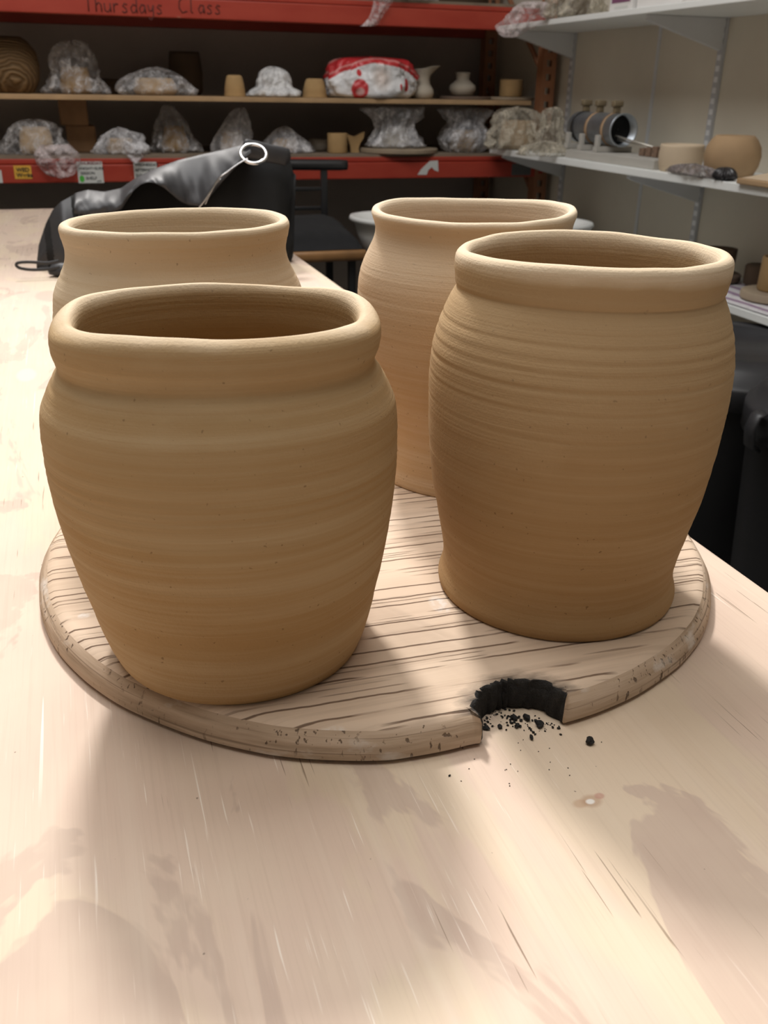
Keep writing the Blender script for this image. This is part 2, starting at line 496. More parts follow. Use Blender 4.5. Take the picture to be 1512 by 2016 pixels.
# rotate so the list starts right after the notch
gap = next(j for j in range(len(keep)) if (keep[j] - keep[j - 1]) % N > 1)
keep = keep[gap:] + keep[:gap]
poly = [(out[i], False) for i in keep]
s0 = poly[-1][0]; e0 = poly[0][0]
arc = []
a0 = math.atan2((s0.y - NC.y) / NRY, (s0.x - NC.x) / NRX); a1 = math.atan2((e0.y - NC.y) / NRY, (e0.x - NC.x) / NRX)
if a0 < 0 and a0 < -PI / 2: a0 += 2 * PI
# go over the top of the notch from s0 (west side) to e0 (east side)
if a1 > a0: a0 += 2 * PI
NA = 46
for k in range(NA + 1):
    a = a0 + (a1 - a0) * k / NA
    rg = 1 + .12 * noise.noise(Vector((math.cos(a) * 4, math.sin(a) * 4, 3))) + .08 * noise.noise(Vector((math.cos(a) * 14, math.sin(a) * 14, 5)))
    arc.append((NC + Vector((math.cos(a) * NRX, math.sin(a) * NRY)) * rg, True))
poly = poly + arc[1:-1]
n = len(poly)
P2 = [p for p, _ in poly]
nrm = []
for i in range(n):
    d = P2[(i + 1) % n] - P2[i - 1]; v = Vector((d.y, -d.x)).normalized()
    nrm.append(v)
V = []; F = []; MI = []
levels = [(.004, .0), (.0, .003), (.0, .0085), (.0035, .0145), (.0070, .0180), (.0105, .0197), (.0135, .02)]
for li, (ins, z) in enumerate(levels):
    for i in range(n):
        k = .25 if poly[i][1] else 1.0
        rag = 0
        if poly[i][1]: rag = .0018 * noise.noise(Vector((P2[i].x * 260, P2[i].y * 260, z * 300)))
        q = P2[i] - nrm[i] * (ins * k + rag)
        V.append((q.x, q.y, TZ + z))
for li in range(len(levels) - 1):
    for i in range(n):
        j = (i + 1) % n
        F.append((li * n + i, li * n + j, (li + 1) * n + j, (li + 1) * n + i))
        MI.append(2 if poly[i][1] and poly[j][1] else (1 if li < 4 else 0))
F.append(tuple(range(n))[::-1]); MI.append(1)
F.append(tuple((len(levels) - 1) * n + i for i in range(n))); MI.append(0)
bt, be, bc = bat_mats((NC.x - 0, NC.y - 0))
board = build('round_board', V, F, [bt, be, bc], None, True, MI, loc=(0, 0, TZ))
autosmooth(board, 50)
tag(board, 'round weathered wooden board with a burnt notch, on the plywood table', 'board')

# charcoal bits by the notch
m_char = bc


def crumb(px, py, size, label=None, seed=0, group=None):
    p = atZ(px, py, 0)
    bm = bmesh.new(); bmesh.ops.create_icosphere(bm, subdivisions=2, radius=1)
    rnd = random.Random(seed)
    rz = Matrix.Rotation(rnd.random() * 6, 3, 'Z')
    s = Vector((1, rnd.uniform(.55, .8), rnd.uniform(.5, .75)))
    V = []
    for v in bm.verts:
        c = v.co * (1 + .38 * noise.noise(v.co * 1.5 + Vector((seed, 0, 0))))
        V.append(rz @ Vector((c.x * s.x, c.y * s.y, c.z * s.z)) * size)
    bm.verts.index_update(); F = [tuple(x.index for x in f.verts) for f in bm.faces]; bm.free()
    mz = min(v.z for v in V)
    V = [v + Vector((p.x, p.y, TZ - mz)) for v in V]
    return V, F


bits = [(1161, 1464, .0030, 'largest charcoal lump, lying alone on the table right of the notch'),
        (957, 1436, .0022, 'charcoal lump on the table at the left of the notch mouth'),
        (984, 1433, .0020, 'rounded charcoal lump second from the left below the burnt notch'),
        (1046, 1455, .0019, 'square charcoal chip lying farthest below the notch mouth'),
        (1018, 1432, .0020, 'long flat charcoal chip below the middle of the notch'),
        (1012, 1416, .0024, 'charcoal chunk inside the notch near its middle'),
        (1036, 1417, .0028, 'broad charcoal chunk inside the notch right of its middle'),
        (1062, 1430, .0030, 'widest charcoal chunk at the right of the notch mouth'),
        (955, 1427, .0011, 'tiny charcoal grain just above the left lump of the notch mouth'),
        (885, 1528, .0008, 'tiny lone charcoal speck on the table below the left of the notch')]
for i, (px, py, s, lab) in enumerate(bits):
    V, F = crumb(px, py, s, seed=i + 1)
    tag(build('charcoal_lump', V, F, m_char, None, False), lab, 'charcoal', 'charcoal lumps beside the notch')
g = G(); rnd = random.Random(11)
for k in range(150):
    if rnd.random() < .45: px, py = rnd.gauss(955, 20), rnd.gauss(1415, 11)
    else:
        t_ = rnd.random(); px, py = 985 + 110 * t_ + rnd.gauss(0, 14), 1408 + 30 * t_ + rnd.gauss(0, 9)
    p = atZ(px, py, 0)
    if not notch_cut(Vector((p.x, p.y))) and (Vector((p.x, p.y)) - BC).length < BR_ + .003: continue
    V, F = crumb(px, py, abs(rnd.gauss(.00045, .0003)) + .0002, seed=100 + k); g.add(V, F)
for k in range(22):
    V, F = crumb(rnd.gauss(1040, 70), rnd.gauss(1490, 35), .0004, seed=300 + k); g.add(V, F)
tag(g.make('charcoal_dust', m_char, None, False), 'black charcoal dust spilled on the table inside the notch', 'dust', kind='stuff')

# ================================================================== THE FOUR POTS
def pot(c, prof_o, prof_i, shift, depth, nexp, ridges, wave, mat, label, spiral=.004, seed=1):
    c2 = Vector((c[0], c[1], 0)); e2 = c2.normalized(); e1 = Vector((e2.y, -e2.x, 0))
    P = smooth_profile(prof_o, .0011); no = len(P)
    P += smooth_profile(prof_i, .0025)[1:]
    NA_ = 224; V = []; F = []
    ztop = max(z for z, r in P)
    for i, (z, r) in enumerate(P):
        for k in range(NA_):
            a = 2 * PI * k / NA_
            ca, sa = math.cos(a), math.sin(a)
            ne = interp(nexp, z); kd = interp(depth, z)
            q = 1.0 / ((abs(ca) ** ne + abs(sa) ** ne) ** (1 / ne))
            rr = r
            outer = i < no
            zz = z + spiral * a / (2 * PI)
            amp = interp(ridges[0], z)
            rr += amp * (noise.noise(Vector((seed, 0, zz * 150))) * .7 + noise.noise(Vector((seed, 4, zz * 380))) * .35
                         + .5 * noise.noise(Vector((ca * .8 + seed, sa * .8, zz * 60))))
            rr += .0009 * noise.noise(Vector((ca * 1.4, sa * 1.4, z * 12 + seed)))
            if outer:
                for zr, am, wd in ridges[1]:
                    am *= .6; wd *= .8
                    d = (zz - zr) / wd
                    if -1 < d < 1: rr -= am * (1 - abs(d)) * (.6 + .4 * noise.noise(Vector((ca * 2, sa * 2, zr * 90))))
                    elif 1 <= d < 3: rr += am * .25 * (1 - (d - 1) / 2)
            rr = max(rr, 0.0)
            x = rr * q * ca; y = rr * q * sa * kd
            f = max(0.0, min(1.0, (z - (ztop - .07)) / .07)) ** 1.5
            dz = f * sum(am * math.cos(m * a - math.radians(ph)) for m, am, ph in wave)
            dz += f * .0006 * noise.noise(Vector((ca * 3, sa * 3, seed)))
            V.append(c2 + e1 * (x + interp(shift, z)) + e2 * y + Vector((0, 0, TZ + z + dz)))
    m = len(P)
    for i in range(m - 1):
        for k in range(NA_): F.append((i * NA_ + k, i * NA_ + (k + 1) % NA_, (i + 1) * NA_ + (k + 1) % NA_, (i + 1) * NA_ + k))
    F += [tuple(range(NA_))[::-1], tuple((m - 1) * NA_ + k for k in range(NA_))]
    o = build('clay_pot', V, F, mat, None, True, loc=(c[0], c[1], TZ + BT))
    return tag(o, label, 'pot', 'leather-hard pots on the round board')


B1, T1, P1 = (.42, .28, .138), (.37, .225, .095), (.53, .405, .25)
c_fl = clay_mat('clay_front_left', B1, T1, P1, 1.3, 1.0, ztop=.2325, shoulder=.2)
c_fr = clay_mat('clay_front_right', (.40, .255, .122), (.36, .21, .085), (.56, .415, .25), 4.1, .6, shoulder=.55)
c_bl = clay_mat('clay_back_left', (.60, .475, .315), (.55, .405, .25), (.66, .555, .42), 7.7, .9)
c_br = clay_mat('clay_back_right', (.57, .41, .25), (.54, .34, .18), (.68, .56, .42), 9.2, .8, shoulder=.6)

pot((.0725, .5046),
    [(.0205, .060), (.0202, .0735), (.0215, .0765), (.030, .0800), (.040, .0828), (.050, .0853), (.060, .0872), (.080, .0918), (.100, .0955), (.120, .0982),
     (.140, .0998), (.160, .1000), (.170, .0996), (.180, .0982), (.190, .0942), (.197, .0904), (.2015, .0872), (.2045, .0864), (.2085, .0876), (.2140, .0891), (.2200, .0897),
     (.2255, .0891), (.2292, .0866), (.2315, .0830), (.2325, .0802)],
    [(.2325, .0802), (.2318, .0778), (.2275, .0760), (.220, .0755), (.200, .0790), (.180, .0885), (.140, .0905), (.100, .0860), (.060, .0780), (.034, .066), (.030, .040), (.0295, .002)],
    [(.02, .0), (.10, -.0018), (.20, -.0036), (.235, -.0022)],
    [(.02, 1.0), (.12, .97), (.18, .90), (.21, .84), (.24, .82)], [(.02, 2.0), (.14, 2.05), (.2, 2.15), (.235, 2.3)],
    ([(.02, .0002), (.12, .0003), (.145, .0005), (.19, .0006), (.24, .0003)], [(.1975, .0012, .003), (.1625, .0007, .002), (.156, .0006, .002), (.1505, .0008, .0025), (.146, .0006, .002), (.170, .0004, .002), (.03, .0004, .003)]),
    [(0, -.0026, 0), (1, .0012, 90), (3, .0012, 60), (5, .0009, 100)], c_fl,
    'squat clay pot with a thick oval rim, front left on the round board', seed=2)
pot((.3000, .5109),
    [(.0205, .066), (.0202, .0800), (.0218, .0828), (.026, .0835), (.031, .0824), (.036, .0810), (.044, .0805), (.055, .0818), (.070, .0848), (.080, .0867), (.090, .0888),
     (.100, .0908), (.120, .0934), (.140, .0950), (.155, .0957), (.170, .0960), (.182, .0956), (.192, .0947), (.202, .0928), (.212, .0898), (.220, .0868), (.227, .0836),
     (.2300, .0820), (.2325, .0828), (.238, .0836), (.244, .0842), (.2495, .0838), (.2525, .0816), (.2535, .0786)],
    [(.2535, .0795), (.2525, .0765), (.249, .0745), (.242, .0740), (.232, .0745), (.220, .0780), (.190, .087), (.150, .088), (.100, .083), (.050, .073), (.033, .066), (.030, .040), (.0295, .002)],
    [(.02, .0), (.12, .0), (.2, .001), (.255, .0020)],
    [(.02, 1.0), (.15, 1.0), (.22, .93), (.255, .91)], [(.02, 2.0), (.15, 2.0), (.255, 2.0)],
    ([(.02, .0002), (.15, .0003), (.17, .0003), (.225, .0003), (.255, .0002)],
     [(.2065, .0010, .0022), (.1995, .0012, .0024), (.1905, .0011, .0024), (.178, .0009, .0022), (.163, .0007, .0022), (.146, .0005, .002), (.214, .0008, .002), (.2305, .0010, .0012), (.040, .0005, .002)]),
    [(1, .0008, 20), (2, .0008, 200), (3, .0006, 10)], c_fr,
    'tall clay pot with a flared foot, right above the burnt notch', seed=5)
pot((.075, .752),
    [(.0205, .060), (.0202, .0745), (.022, .0775), (.050, .084), (.080, .090), (.100, .0940), (.120, .0970), (.140, .0992), (.160, .1004), (.172, .1000), (.183, .0985), (.193, .0968), (.202, .0930),
     (.210, .0888), (.217, .0858), (.223, .0846), (.230, .0852), (.237, .0868), (.242, .0875), (.2453, .0858), (.2463, .0828)],
    [(.2463, .0828), (.2455, .0803), (.242, .0780), (.235, .0768), (.220, .0770), (.200, .0840), (.160, .0920), (.100, .086), (.060, .077), (.034, .066), (.030, .040), (.0295, .002)],
    [(.02, .0), (.17, .001), (.205, .0008), (.22, .001), (.25, .0015)],
    [(.02, 1.0), (.15, .97), (.22, .88), (.25, .88)], [(.02, 2.0), (.15, 2.02), (.25, 2.15)],
    ([(.02, .0003), (.2, .0004), (.25, .0003)], [(.208, .0008, .0025), (.192, .0005, .002), (.181, .0005, .002), (.236, .0004, .0015)]),
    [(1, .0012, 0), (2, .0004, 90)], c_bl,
    'clay pot with a wide flared rim, at the back left beside the black bag', seed=8)
pot((.322, .735),
    [(.0205, .062), (.0202, .0785), (.022, .0812), (.027, .0805), (.034, .0790), (.050, .0782), (.065, .0792), (.080, .0818), (.100, .0865), (.120, .0912), (.140, .0944), (.160, .0966), (.175, .0975),
     (.188, .0968), (.198, .0950), (.208, .0918), (.217, .0878), (.225, .0840), (.232, .0822), (.239, .0826), (.245, .0846), (.2485, .0850), (.2508, .0835), (.2515, .0812)],
    [(.2515, .0812), (.2508, .0790), (.248, .0772), (.241, .0760), (.23, .0750), (.21, .082), (.17, .089), (.12, .083), (.06, .071), (.034, .066), (.030, .040), (.0295, .002)],
    [(.02, .0), (.15, -.0005), (.2, -.002), (.23, -.002), (.25, -.0026)],
    [(.02, 1.0), (.15, 1.0), (.22, .96), (.25, .95)], [(.02, 2.0), (.15, 2.0), (.25, 2.02)],
    ([(.02, .0002), (.25, .0003)], [(.187, .0005, .0016), (.2475, .0006, .001), (.11, .0004, .002), (.2, .0003, .002)]),
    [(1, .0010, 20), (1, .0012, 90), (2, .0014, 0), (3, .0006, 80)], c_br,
    'tallest slim clay pot, at the back right between the front pots', seed=12)

# ================================================================== BLACK BAG ON THE TABLE
t = NT('black_leather')
n_ = t.noise((14, 14, 14), det=4, dist=.6)
t.base(t.ramp(n_, [(.3, (.026, .026, .029)), (.7, (.040, .040, .044))])); t.set(Roughness=.52)
t.b.inputs['Specular IOR Level'].default_value = .5
t.bump(t.math('ADD', t.math('MULTIPLY', t.noise((9, 9, 9), det=3, dist=1), 1.0), t.math('MULTIPLY', t.noise((420, 420, 420), det=2), .12)), .22, .003)
m_leather = t.m
m_lining = plain('black_lining', (.006, .006, .006), .9)
m_silver = plain('polished_metal', (.75, .75, .76), .18, .03, 5, metallic=1.0)
YBAG = 2.02
bag = empty('handbag', atY(330, 470, YBAG) * 1.0, 'slouched black leather handbag with a metal ring, on the table behind the back left pot', 'bag')
bag.location.z = TZ
ridge = [(72, 520), (76, 482), (90, 440), (104, 412), (120, 396), (150, 381), (172, 375), (205, 379), (238, 372), (270, 350), (300, 335), (350, 317), (400, 305), (440, 296), (470, 288),
         (490, 287), (510, 293), (530, 297), (550, 299), (565, 304), (573, 316), (576, 335)]
low = [(72, 540), (560, 555), (566, 470), (571, 400), (576, 345)]


def body_pt(px, u, ph):
    """u 0 bottom..1 ridge; ph -1 front..+1 back"""
    top = atY(px, interp(ridge, px), YBAG); lo_ = interp(low, px)
    zb = TZ + .001 if px < 560 else atY(px, lo_, YBAG).z
    z = zb + (top.z - zb) * u
    w_ = .085 * (1 - u ** 1.7) + .006
    w_ *= min(1, .25 + (px - 72) / 60) * (1 if px < 530 else max(.15, 1 - (px - 530) / 60))
    x = top.x + .0 * u
    w_ += .016 * noise.noise(Vector((px * .021, u * 3.2, ph * 2))) * (1 - u) * 1.6
    z += .006 * noise.noise(Vector((px * .03, ph * 2, u * 4))) * u * (1 - u) * 4
    return Vector((x, YBAG + ph * w_, z))


cols = [72 + (576 - 72) * i / 84 for i in range(85)]
V = []; F = []; NU = 18; ring_n = NU * 2 + 1
for px in cols:
    for j in range(ring_n):
        if j <= NU: V.append(body_pt(px, (j / NU) ** .8, -1))
        else: V.append(body_pt(px, ((2 * NU + 1 - j) / (NU + 1)) ** .8 if j < ring_n else 0, 1))
for i in range(len(cols) - 1):
    for j in range(ring_n):
        k = (j + 1) % ring_n; F.append((i * ring_n + j, i * ring_n + k, (i + 1) * ring_n + k, (i + 1) * ring_n + j))
F += [tuple(range(ring_n))[::-1], tuple((len(cols) - 1) * ring_n + j for j in range(ring_n))]
build('bag_body', V, F, m_lining, bag)
# shiny front panel that falls over the dark opening
flow = [(146, 420), (180, 425), (215, 418), (240, 412), (252, 392), (264, 374), (278, 363), (292, 359), (306, 361), (322, 369), (340, 384), (356, 397), (372, 404), (395, 406), (420, 380), (440, 355), (462, 332), (484, 309), (494, 300)]
V = []; F = []; fc = [146 + (494 - 146) * i / 90 for i in range(91)]; NV = 16
for layer in (0, 1):
    for px in fc:
        yt = interp(ridge, px) - 1.5; yb = interp(flow, px)
        for j in range(NV + 1):
            v = j / NV
            bulge = math.sin(v * PI * .62) * (.052 + .012 * noise.noise(Vector((px * .02, v * 1.5, 2))))
            fold = .011 * noise.noise(Vector((px * .035 + v * 1.6, v * 1.2, 7))) * v + .006 * noise.noise(Vector((px * .08 - v * 2.2, v, 17))) * v
            arch = .030 * math.exp(-((px - 292) / 48) ** 2) * v
            Yp = YBAG - .010 - bulge - fold - arch - .022 * v + layer * .004
            V.append(atY(px, yt + (yb - yt) * v, Yp))
nl = len(fc) * (NV + 1)
for L in (0, 1):
    for i in range(len(fc) - 1):
        for j in range(NV):
            a = L * nl + i * (NV + 1) + j
            F.append((a, a + 1, a + NV + 2, a + NV + 1))
for i in range(len(fc) - 1):
    for j in (0, NV):
        a = i * (NV + 1) + j; F.append((a, a + NV + 1, a + NV + 1 + nl, a + nl))
for j in range(NV):
    for i in (0, len(fc) - 1):
        a = i * (NV + 1) + j; F.append((a, a + 1, a + 1 + nl, a + nl))
flap = build('front_panel', V, F, m_leather, bag)
# left side gusset panel
V = []; F = []; gc = [73 + (152 - 73) * i / 26 for i in range(27)]
for layer in (0, 1):
    for px in gc:
        for j in range(13):
            u = .03 + .97 * j / 12
            p = body_pt(px, u, -1); p.y -= .004 + .005 * math.sin(px * .12) - layer * .003; V.append(p)
nl = len(gc) * 13
for L in (0, 1):
    for i in range(len(gc) - 1):
        for j in range(12):
            a = L * nl + i * 13 + j; F.append((a, a + 1, a + 14, a + 13))
build('side_gusset', V, F, m_leather, bag)


def pxline(pts, Y, n=8):
    P = [atY(a, b, Y(a) if callable(Y) else Y) for a, b in pts]; out_ = []
    for i in range(len(P) - 1):
        p0, p1, p2, p3 = P[max(i - 1, 0)], P[i], P[i + 1], P[min(i + 2, len(P) - 1)]
        for k in range(n):
            s_ = k / n; out_.append(.5 * (2 * p1 + (p2 - p0) * s_ + (2 * p0 - 5 * p1 + 4 * p2 - p3) * s_ ** 2 + (3 * p1 - p0 - 3 * p2 + p3) * s_ ** 3))
    return out_ + [P[-1]]


m_strap = plain('dark_edge_leather', (.03, .03, .034), .4)
G().tube(pxline([(488, 312), (470, 322), (448, 338), (432, 350), (418, 372), (402, 396), (392, 408)], YBAG - .105), .0014, 8).make('zip', m_silver, bag)
G().tube(pxline([(434, 352), (424, 364), (412, 386), (404, 402)], YBAG - .108), .0010, 6).make('zip_pull', m_silver, bag)
rc = atY(499, 303, YBAG - .085)
pts = [rc + (RT * math.cos(a) * .0245 + UP * math.sin(a) * .0225 + FW * math.sin(a + .6) * .012) for a in [2 * PI * k / 40 for k in range(40)]]
rg_ = G().tube(pts, .0036, 12, closed=True).make('ring', m_silver, bag)
tag(rg_, 'polished silver ring')
# strap end on the right and thin loop on the left
V = []
g = G().tube(pxline([(478, 292), (505, 296), (530, 302), (552, 306), (572, 312)], YBAG - .05), [.010, .016, .018, .019] + [.018] * 25 + [.016, .012, .006, .003], 14, flat=(.35, 1))
g.make('strap_end', m_leather, bag)
G().tube(pxline([(118, 526), (92, 530), (62, 531), (40, 528), (32, 522), (38, 517), (62, 516), (92, 518), (116, 514)], YBAG - .12), .0030, 10, flat=(.4, 1)).make('wrist_loop', m_strap, bag)
G().lathe(atZ(112, 548, 0) + Vector((.012, .02, 0)), [(.012, .002), (.020, .005), (.021, .012), (.015, .022), (.004, .025)], 20, sx=1.3, sy=.8).make('loop_tab', m_leather, bag)

# ================================================================== STOOL BEHIND THE TABLE
m_blackmetal = plain('black_metal', (.014, .014, .015), .45)
m_cush = plain('black_fabric', (.011, .011, .012), .95, .2, 30, bump=.3)
m_stoolwood = plain('varnished_wood', (.30, .155, .06), .35, .25, 12)
sz = .625
sx1 = atY(724, 505, 2.74).x; sx0 = .485; sy0, sy1 = 2.74, 3.10
st = empty('stool', ((sx0 + sx1) / 2, (sy0 + sy1) / 2, 0), 'stool with varnished wooden seat edge and black cushion, behind the table', 'stool')
zt = atY(650, 494, sy0).z; zb = atY(650, 517, sy0).z
bm_g = G()
bm_g.box((sx0, sy0, zb), (sx1, sy1, zt), .012); bm_g.make('seat', m_stoolwood, st)
# cushion, lumpy
V = []; F = []
nx_, ny_ = 24, 20
for k in (0, 1):
    for i in range(nx_ + 1):
        for j in range(ny_ + 1):
            a = i / nx_; b = j / ny_
            e = (1 - (2 * a - 1) ** 8) * (1 - (2 * b - 1) ** 8)
            z = zt + .001 + k * e * (.05 + .035 * b + .012 * noise.noise(Vector((a * 3, b * 3, 1))))
            V.append((sx0 + .006 + (sx1 - sx0 - .012) * a, sy0 + .008 + (sy1 - sy0 - .02) * b, z))
nn = (nx_ + 1) * (ny_ + 1)
for k in (0, 1):
    for i in range(nx_):
        for j in range(ny_):
            a = k * nn + i * (ny_ + 1) + j; F.append((a, a + 1, a + ny_ + 2, a + ny_ + 1))
for i in range(nx_):
    for j in (0, ny_): a = i * (ny_ + 1) + j; F.append((a, a + ny_ + 1, a + ny_ + 1 + nn, a + nn))
for j in range(ny_):
    for i in (0, nx_): a = i * (ny_ + 1) + j; F.append((a, a + 1, a + 1 + nn, a + nn))
build('cushion', V, F, m_cush, st)
yb_ = sy1 - .02
p0 = atY(542, 324, yb_); p1 = atY(683, 325, yb_)
rr = .017
G().tube([p0 + (p1 - p0) * k / 10 for k in range(11)], [rr * .8] + [rr] * 9 + [rr * .9], 16).make('back_rail', m_blackmetal, st)
xpost = atY(638, 380, yb_).x; xpost2 = atY(548, 380, yb_).x
for x in (xpost, xpost2):
    G().box((x - .011, yb_ - .008, zt - .05), (x + .011, yb_ + .008, p1.z), .003).make('back_post', m_blackmetal, st)
for yy in (372, 410):
    z = atY(600, yy, yb_).z
    G().box((xpost2, yb_ - .004, z - .006), (xpost, yb_ + .004, z + .006), .002).make('back_slat', m_blackmetal, st)
for x in (sx0 + .03, sx1 - .05):
    for y in (sy0 + .03, sy1 - .06):
        G().box((x, y, 0), (x + .022, y + .022, zb), .003).make('leg', m_blackmetal, st)

# ================================================================== WHITE BASIN ON ITS STAND
m_bas = plain('white_plastic', (.74, .75, .73), .35, .03, 4)
bl = atY(688, 425, 2.9); brt = atZ(1170, 443, bl.z - TZ)
bc_ = (bl + brt) / 2; e1 = (brt - bl); e1.z = 0; L_ = e1.length / 2; e1.normalize(); e2 = Vector((-e1.y, e1.x, 0))
bz = bl.z
bas = empty('basin', (bc_.x, bc_.y, 0), 'wide white plastic basin with a rolled lip, behind the tall back right pot', 'basin')
ax = (e1, e2, Vector((0, 0, 1)))
G().lathe((bc_.x, bc_.y, bz), [(L_ * .62, -.16), (L_ * .80, -.15), (L_ * .93, -.05), (L_ * .955, -.012), (L_ * .975, -.012), (L_, -.004), (L_ * .99, .006), (L_ * .95, .006), (L_ * .92, -.004), (L_ * .89, -.014), (L_ * .7, -.018), (.01, -.018)],
          64, sy=.55, axis=ax).make('bowl', m_bas, bas)
G().box((bc_.x - .13, bc_.y - .11, 0), (bc_.x + .13, bc_.y + .11, bz - .158), .02).make('stand', m_blackmetal, bas)

# ================================================================== BLACK BINS
m_bin = plain('black_bin_plastic', (.007, .007, .008), .5, .2, 6)
m_lid = plain('grey_black_lid', (.028, .028, .031), .42, .15, 6)


def bin_(cx, cy_, r, h, label, clip):
    b = empty('bin', (cx, cy_, 0), label, 'bin', 'black bins under the wall shelves')
    G().lathe((cx, cy_, 0), [(r * .76, .0), (r * .78, .01), (r * .93, h * .9), (r * .95, h), (r * .9, h), (.01, h - .002)], 56).make('bin_body', m_bin, b)
    G().lathe((cx, cy_, h), [(r * .955, -.05), (r * 1.0, -.048), (r * 1.0, -.005), (r * .985, .004), (r * .93, .006), (r * .88, .030), (r * .80, .042), (r * .5, .046), (r * .48, .038), (.01, .036)], 56).make('lid', m_lid, b)
    for a in clip:
        d = Vector((math.cos(a), math.sin(a), 0)); p = Vector((cx, cy_, h)) + d * r
        G().tube([p + d * .002 + Vector((0, 0, .008)), p + d * .016 + Vector((0, 0, .004)), p + d * .024 + Vector((0, 0, -.02)), p + d * .02 + Vector((0, 0, -.05)), p + d * .004 + Vector((0, 0, -.06))],
                 .011, 10, flat=(1.4, .5)).make('clip', m_lid, b)
    return b


bin_(1.44, 1.73, .27, .53, 'black bin with a flat lid, farther back under the papered wall shelf', (2.6,))
bin_(1.318, 1.23, .20, .575, 'black bin with a grey clip on its lid, nearest at the right table edge', (3.05, 1.2))

# ================================================================== PALLET RACK
m_red = None
t = NT('red_rack_paint')
f = t.noise((7, 7, 20), det=5)
c = t.ramp(f, [(.3, (.35, .032, .016)), (.7, (.41, .050, .026))])
sc_ = t.noise((18, 18, 26), det=6, rough=.7, loc=(3, 1, 0))
c = t.mix(t.ramp(sc_, [(.68, 0.0), (.72, .45)]), c, (.60, .33, .25))
t.base(c); t.set(Roughness=.5); m_red = t.m
m_upright = plain('rack_upright_orange', (.34, .15, .075), .6, .2, 10)
m_deck = plain('chipboard_deck', (.22, .17, .12), .8, .2, 10)
ZL1, ZL0 = TZ + .108, TZ + .032
ZU1, ZU0 = TZ + .622, TZ + .545
RX0, RX1 = -1.25, 1.775
rack = empty('pallet_rack', ((RX0 + RX1) / 2, D + .3, 0), 'red and orange steel pallet rack along the back wall, loaded with wrapped pots', 'rack')


def beam(y, z0, z1, name='beam', d=.045):
    g = G(); g.box((RX0 + .05, y, z0), (RX1 + .05, y + d, z1 - .018), .004); g.box((RX0 + .05, y + .012, z1 - .016), (RX1 + .05, y + d, z1), .003)
    return g.make(name, m_red, rack, False)


b_low = beam(D, ZL0, ZL1)
b_up = beam(D, ZU0, ZU1)
beam(D + .57, ZL0, ZL1); beam(D + .57, ZU0, ZU1)
for z in (ZL1, ZU1):
    G().box((RX0 + .05, D + .02, z - .004), (RX1 + .05, D + .60, z + .010)).make('deck', m_deck, rack, False)
m_hole = plain('slot_shadow', (.008, .008, .008), .9)


def upright(x, y):
    g = G()
    for k in range(46):                          # face with round punched slots: bars left and right of each hole
        z0 = k * .048; z1 = z0 + .048
        g.box((x, y, z0), (x + .016, y + .003, z1)); g.box((x + .036, y, z0), (x + .055, y + .003, z1))
        g.box((x + .016, y, z0), (x + .036, y + .003, z0 + .026))
    g.box((x, y + .003, 0), (x + .003, y + .05, 2.2)); g.box((x + .052, y + .003, 0), (x + .055, y + .05, 2.2))
    g.make('upright', m_upright, rack, False)


for x in (RX0, RX1):
    upright(x, D - .001); upright(x, D + .555)
# bracing
for k in range(4):
    z = .25 + k * .45
    G().tube([(RX1 + .03, D + .05, z), (RX1 + .03, D + .555, z + .4)], .010, 8).make('brace', m_upright, rack)

# --- handwriting on the upper beam
STROKES = {
    'T': [[(0, 1), (.7, 1)], [(.35, 1), (.33, 0)]], 'h': [[(.05, 1), (.05, 0)], [(.05, .4), (.25, .58), (.4, .45), (.42, 0)]],
    'u': [[(.02, .55), (.05, .1), (.22, 0), (.4, .2), (.42, .55)], [(.42, .55), (.45, 0)]], 'r': [[(.05, .55), (.06, 0)], [(.06, .35), (.2, .55), (.36, .5)]],
    's': [[(.38, .5), (.2, .58), (.08, .42), (.3, .25), (.34, .08), (.15, 0), (.02, .08)]], 'd': [[(.4, .45), (.2, .55), (.03, .3), (.12, .02), (.3, .05), (.42, .3)], [(.46, 1), (.42, .3), (.46, 0)]],
    'a': [[(.4, .5), (.18, .55), (.02, .28), (.14, 0), (.34, .15), (.4, .5)], [(.4, .5), (.44, 0)]], 'y': [[(.02, .55), (.12, .15), (.28, .2), (.4, .55)], [(.4, .55), (.36, -.2), (.18, -.42), (.02, -.25)]],
    'C': [[(.6, .9), (.35, 1), (.06, .7), (.04, .3), (.25, 0), (.6, .12)]], 'l': [[(.1, 1), (.08, .1), (.2, 0)]], ' ': []}


def handwriting(text, x, z, size, y, mat, parent, name, adv=.56, th=.0022, slope=0.0):
    g = G()
    for ch in text:
        for st_ in STROKES[ch]:
            g.tube([(x + a * size, y, z + b * size) for a, b in st_], th, 6)
        x += size * (adv if ch not in 'TC' else .8); z += slope
    return g.make(name, mat, parent)


m_ink = plain('dark_marker', (.10, .018, .012), .7)
x0 = atY(165, 20, D).x; z0 = atY(170, 22, D).z
handwriting('Thursdays', x0, z0, .046, D - .0005, m_ink, b_up, 'handwriting', adv=.6)
x0 = atY(352, 22, D).x; z0 = atY(380, 26, D).z
handwriting('Class', x0, z0, .046, D - .0005, m_ink, b_up, 'handwriting', adv=.6)

# --- paper labels on the lower beam
m_paper = plain('label_paper', (.62, .63, .60), .8, .04, 10)
m_yellow = plain('yellow_label', (.72, .40, .05), .7, .06, 10)
m_black = plain('black_print', (.02, .02, .02), .8)
m_maroon = plain('maroon_print', (.16, .02, .03), .8)
m_green = plain('green_dot', (.09, .48, .06), .7)


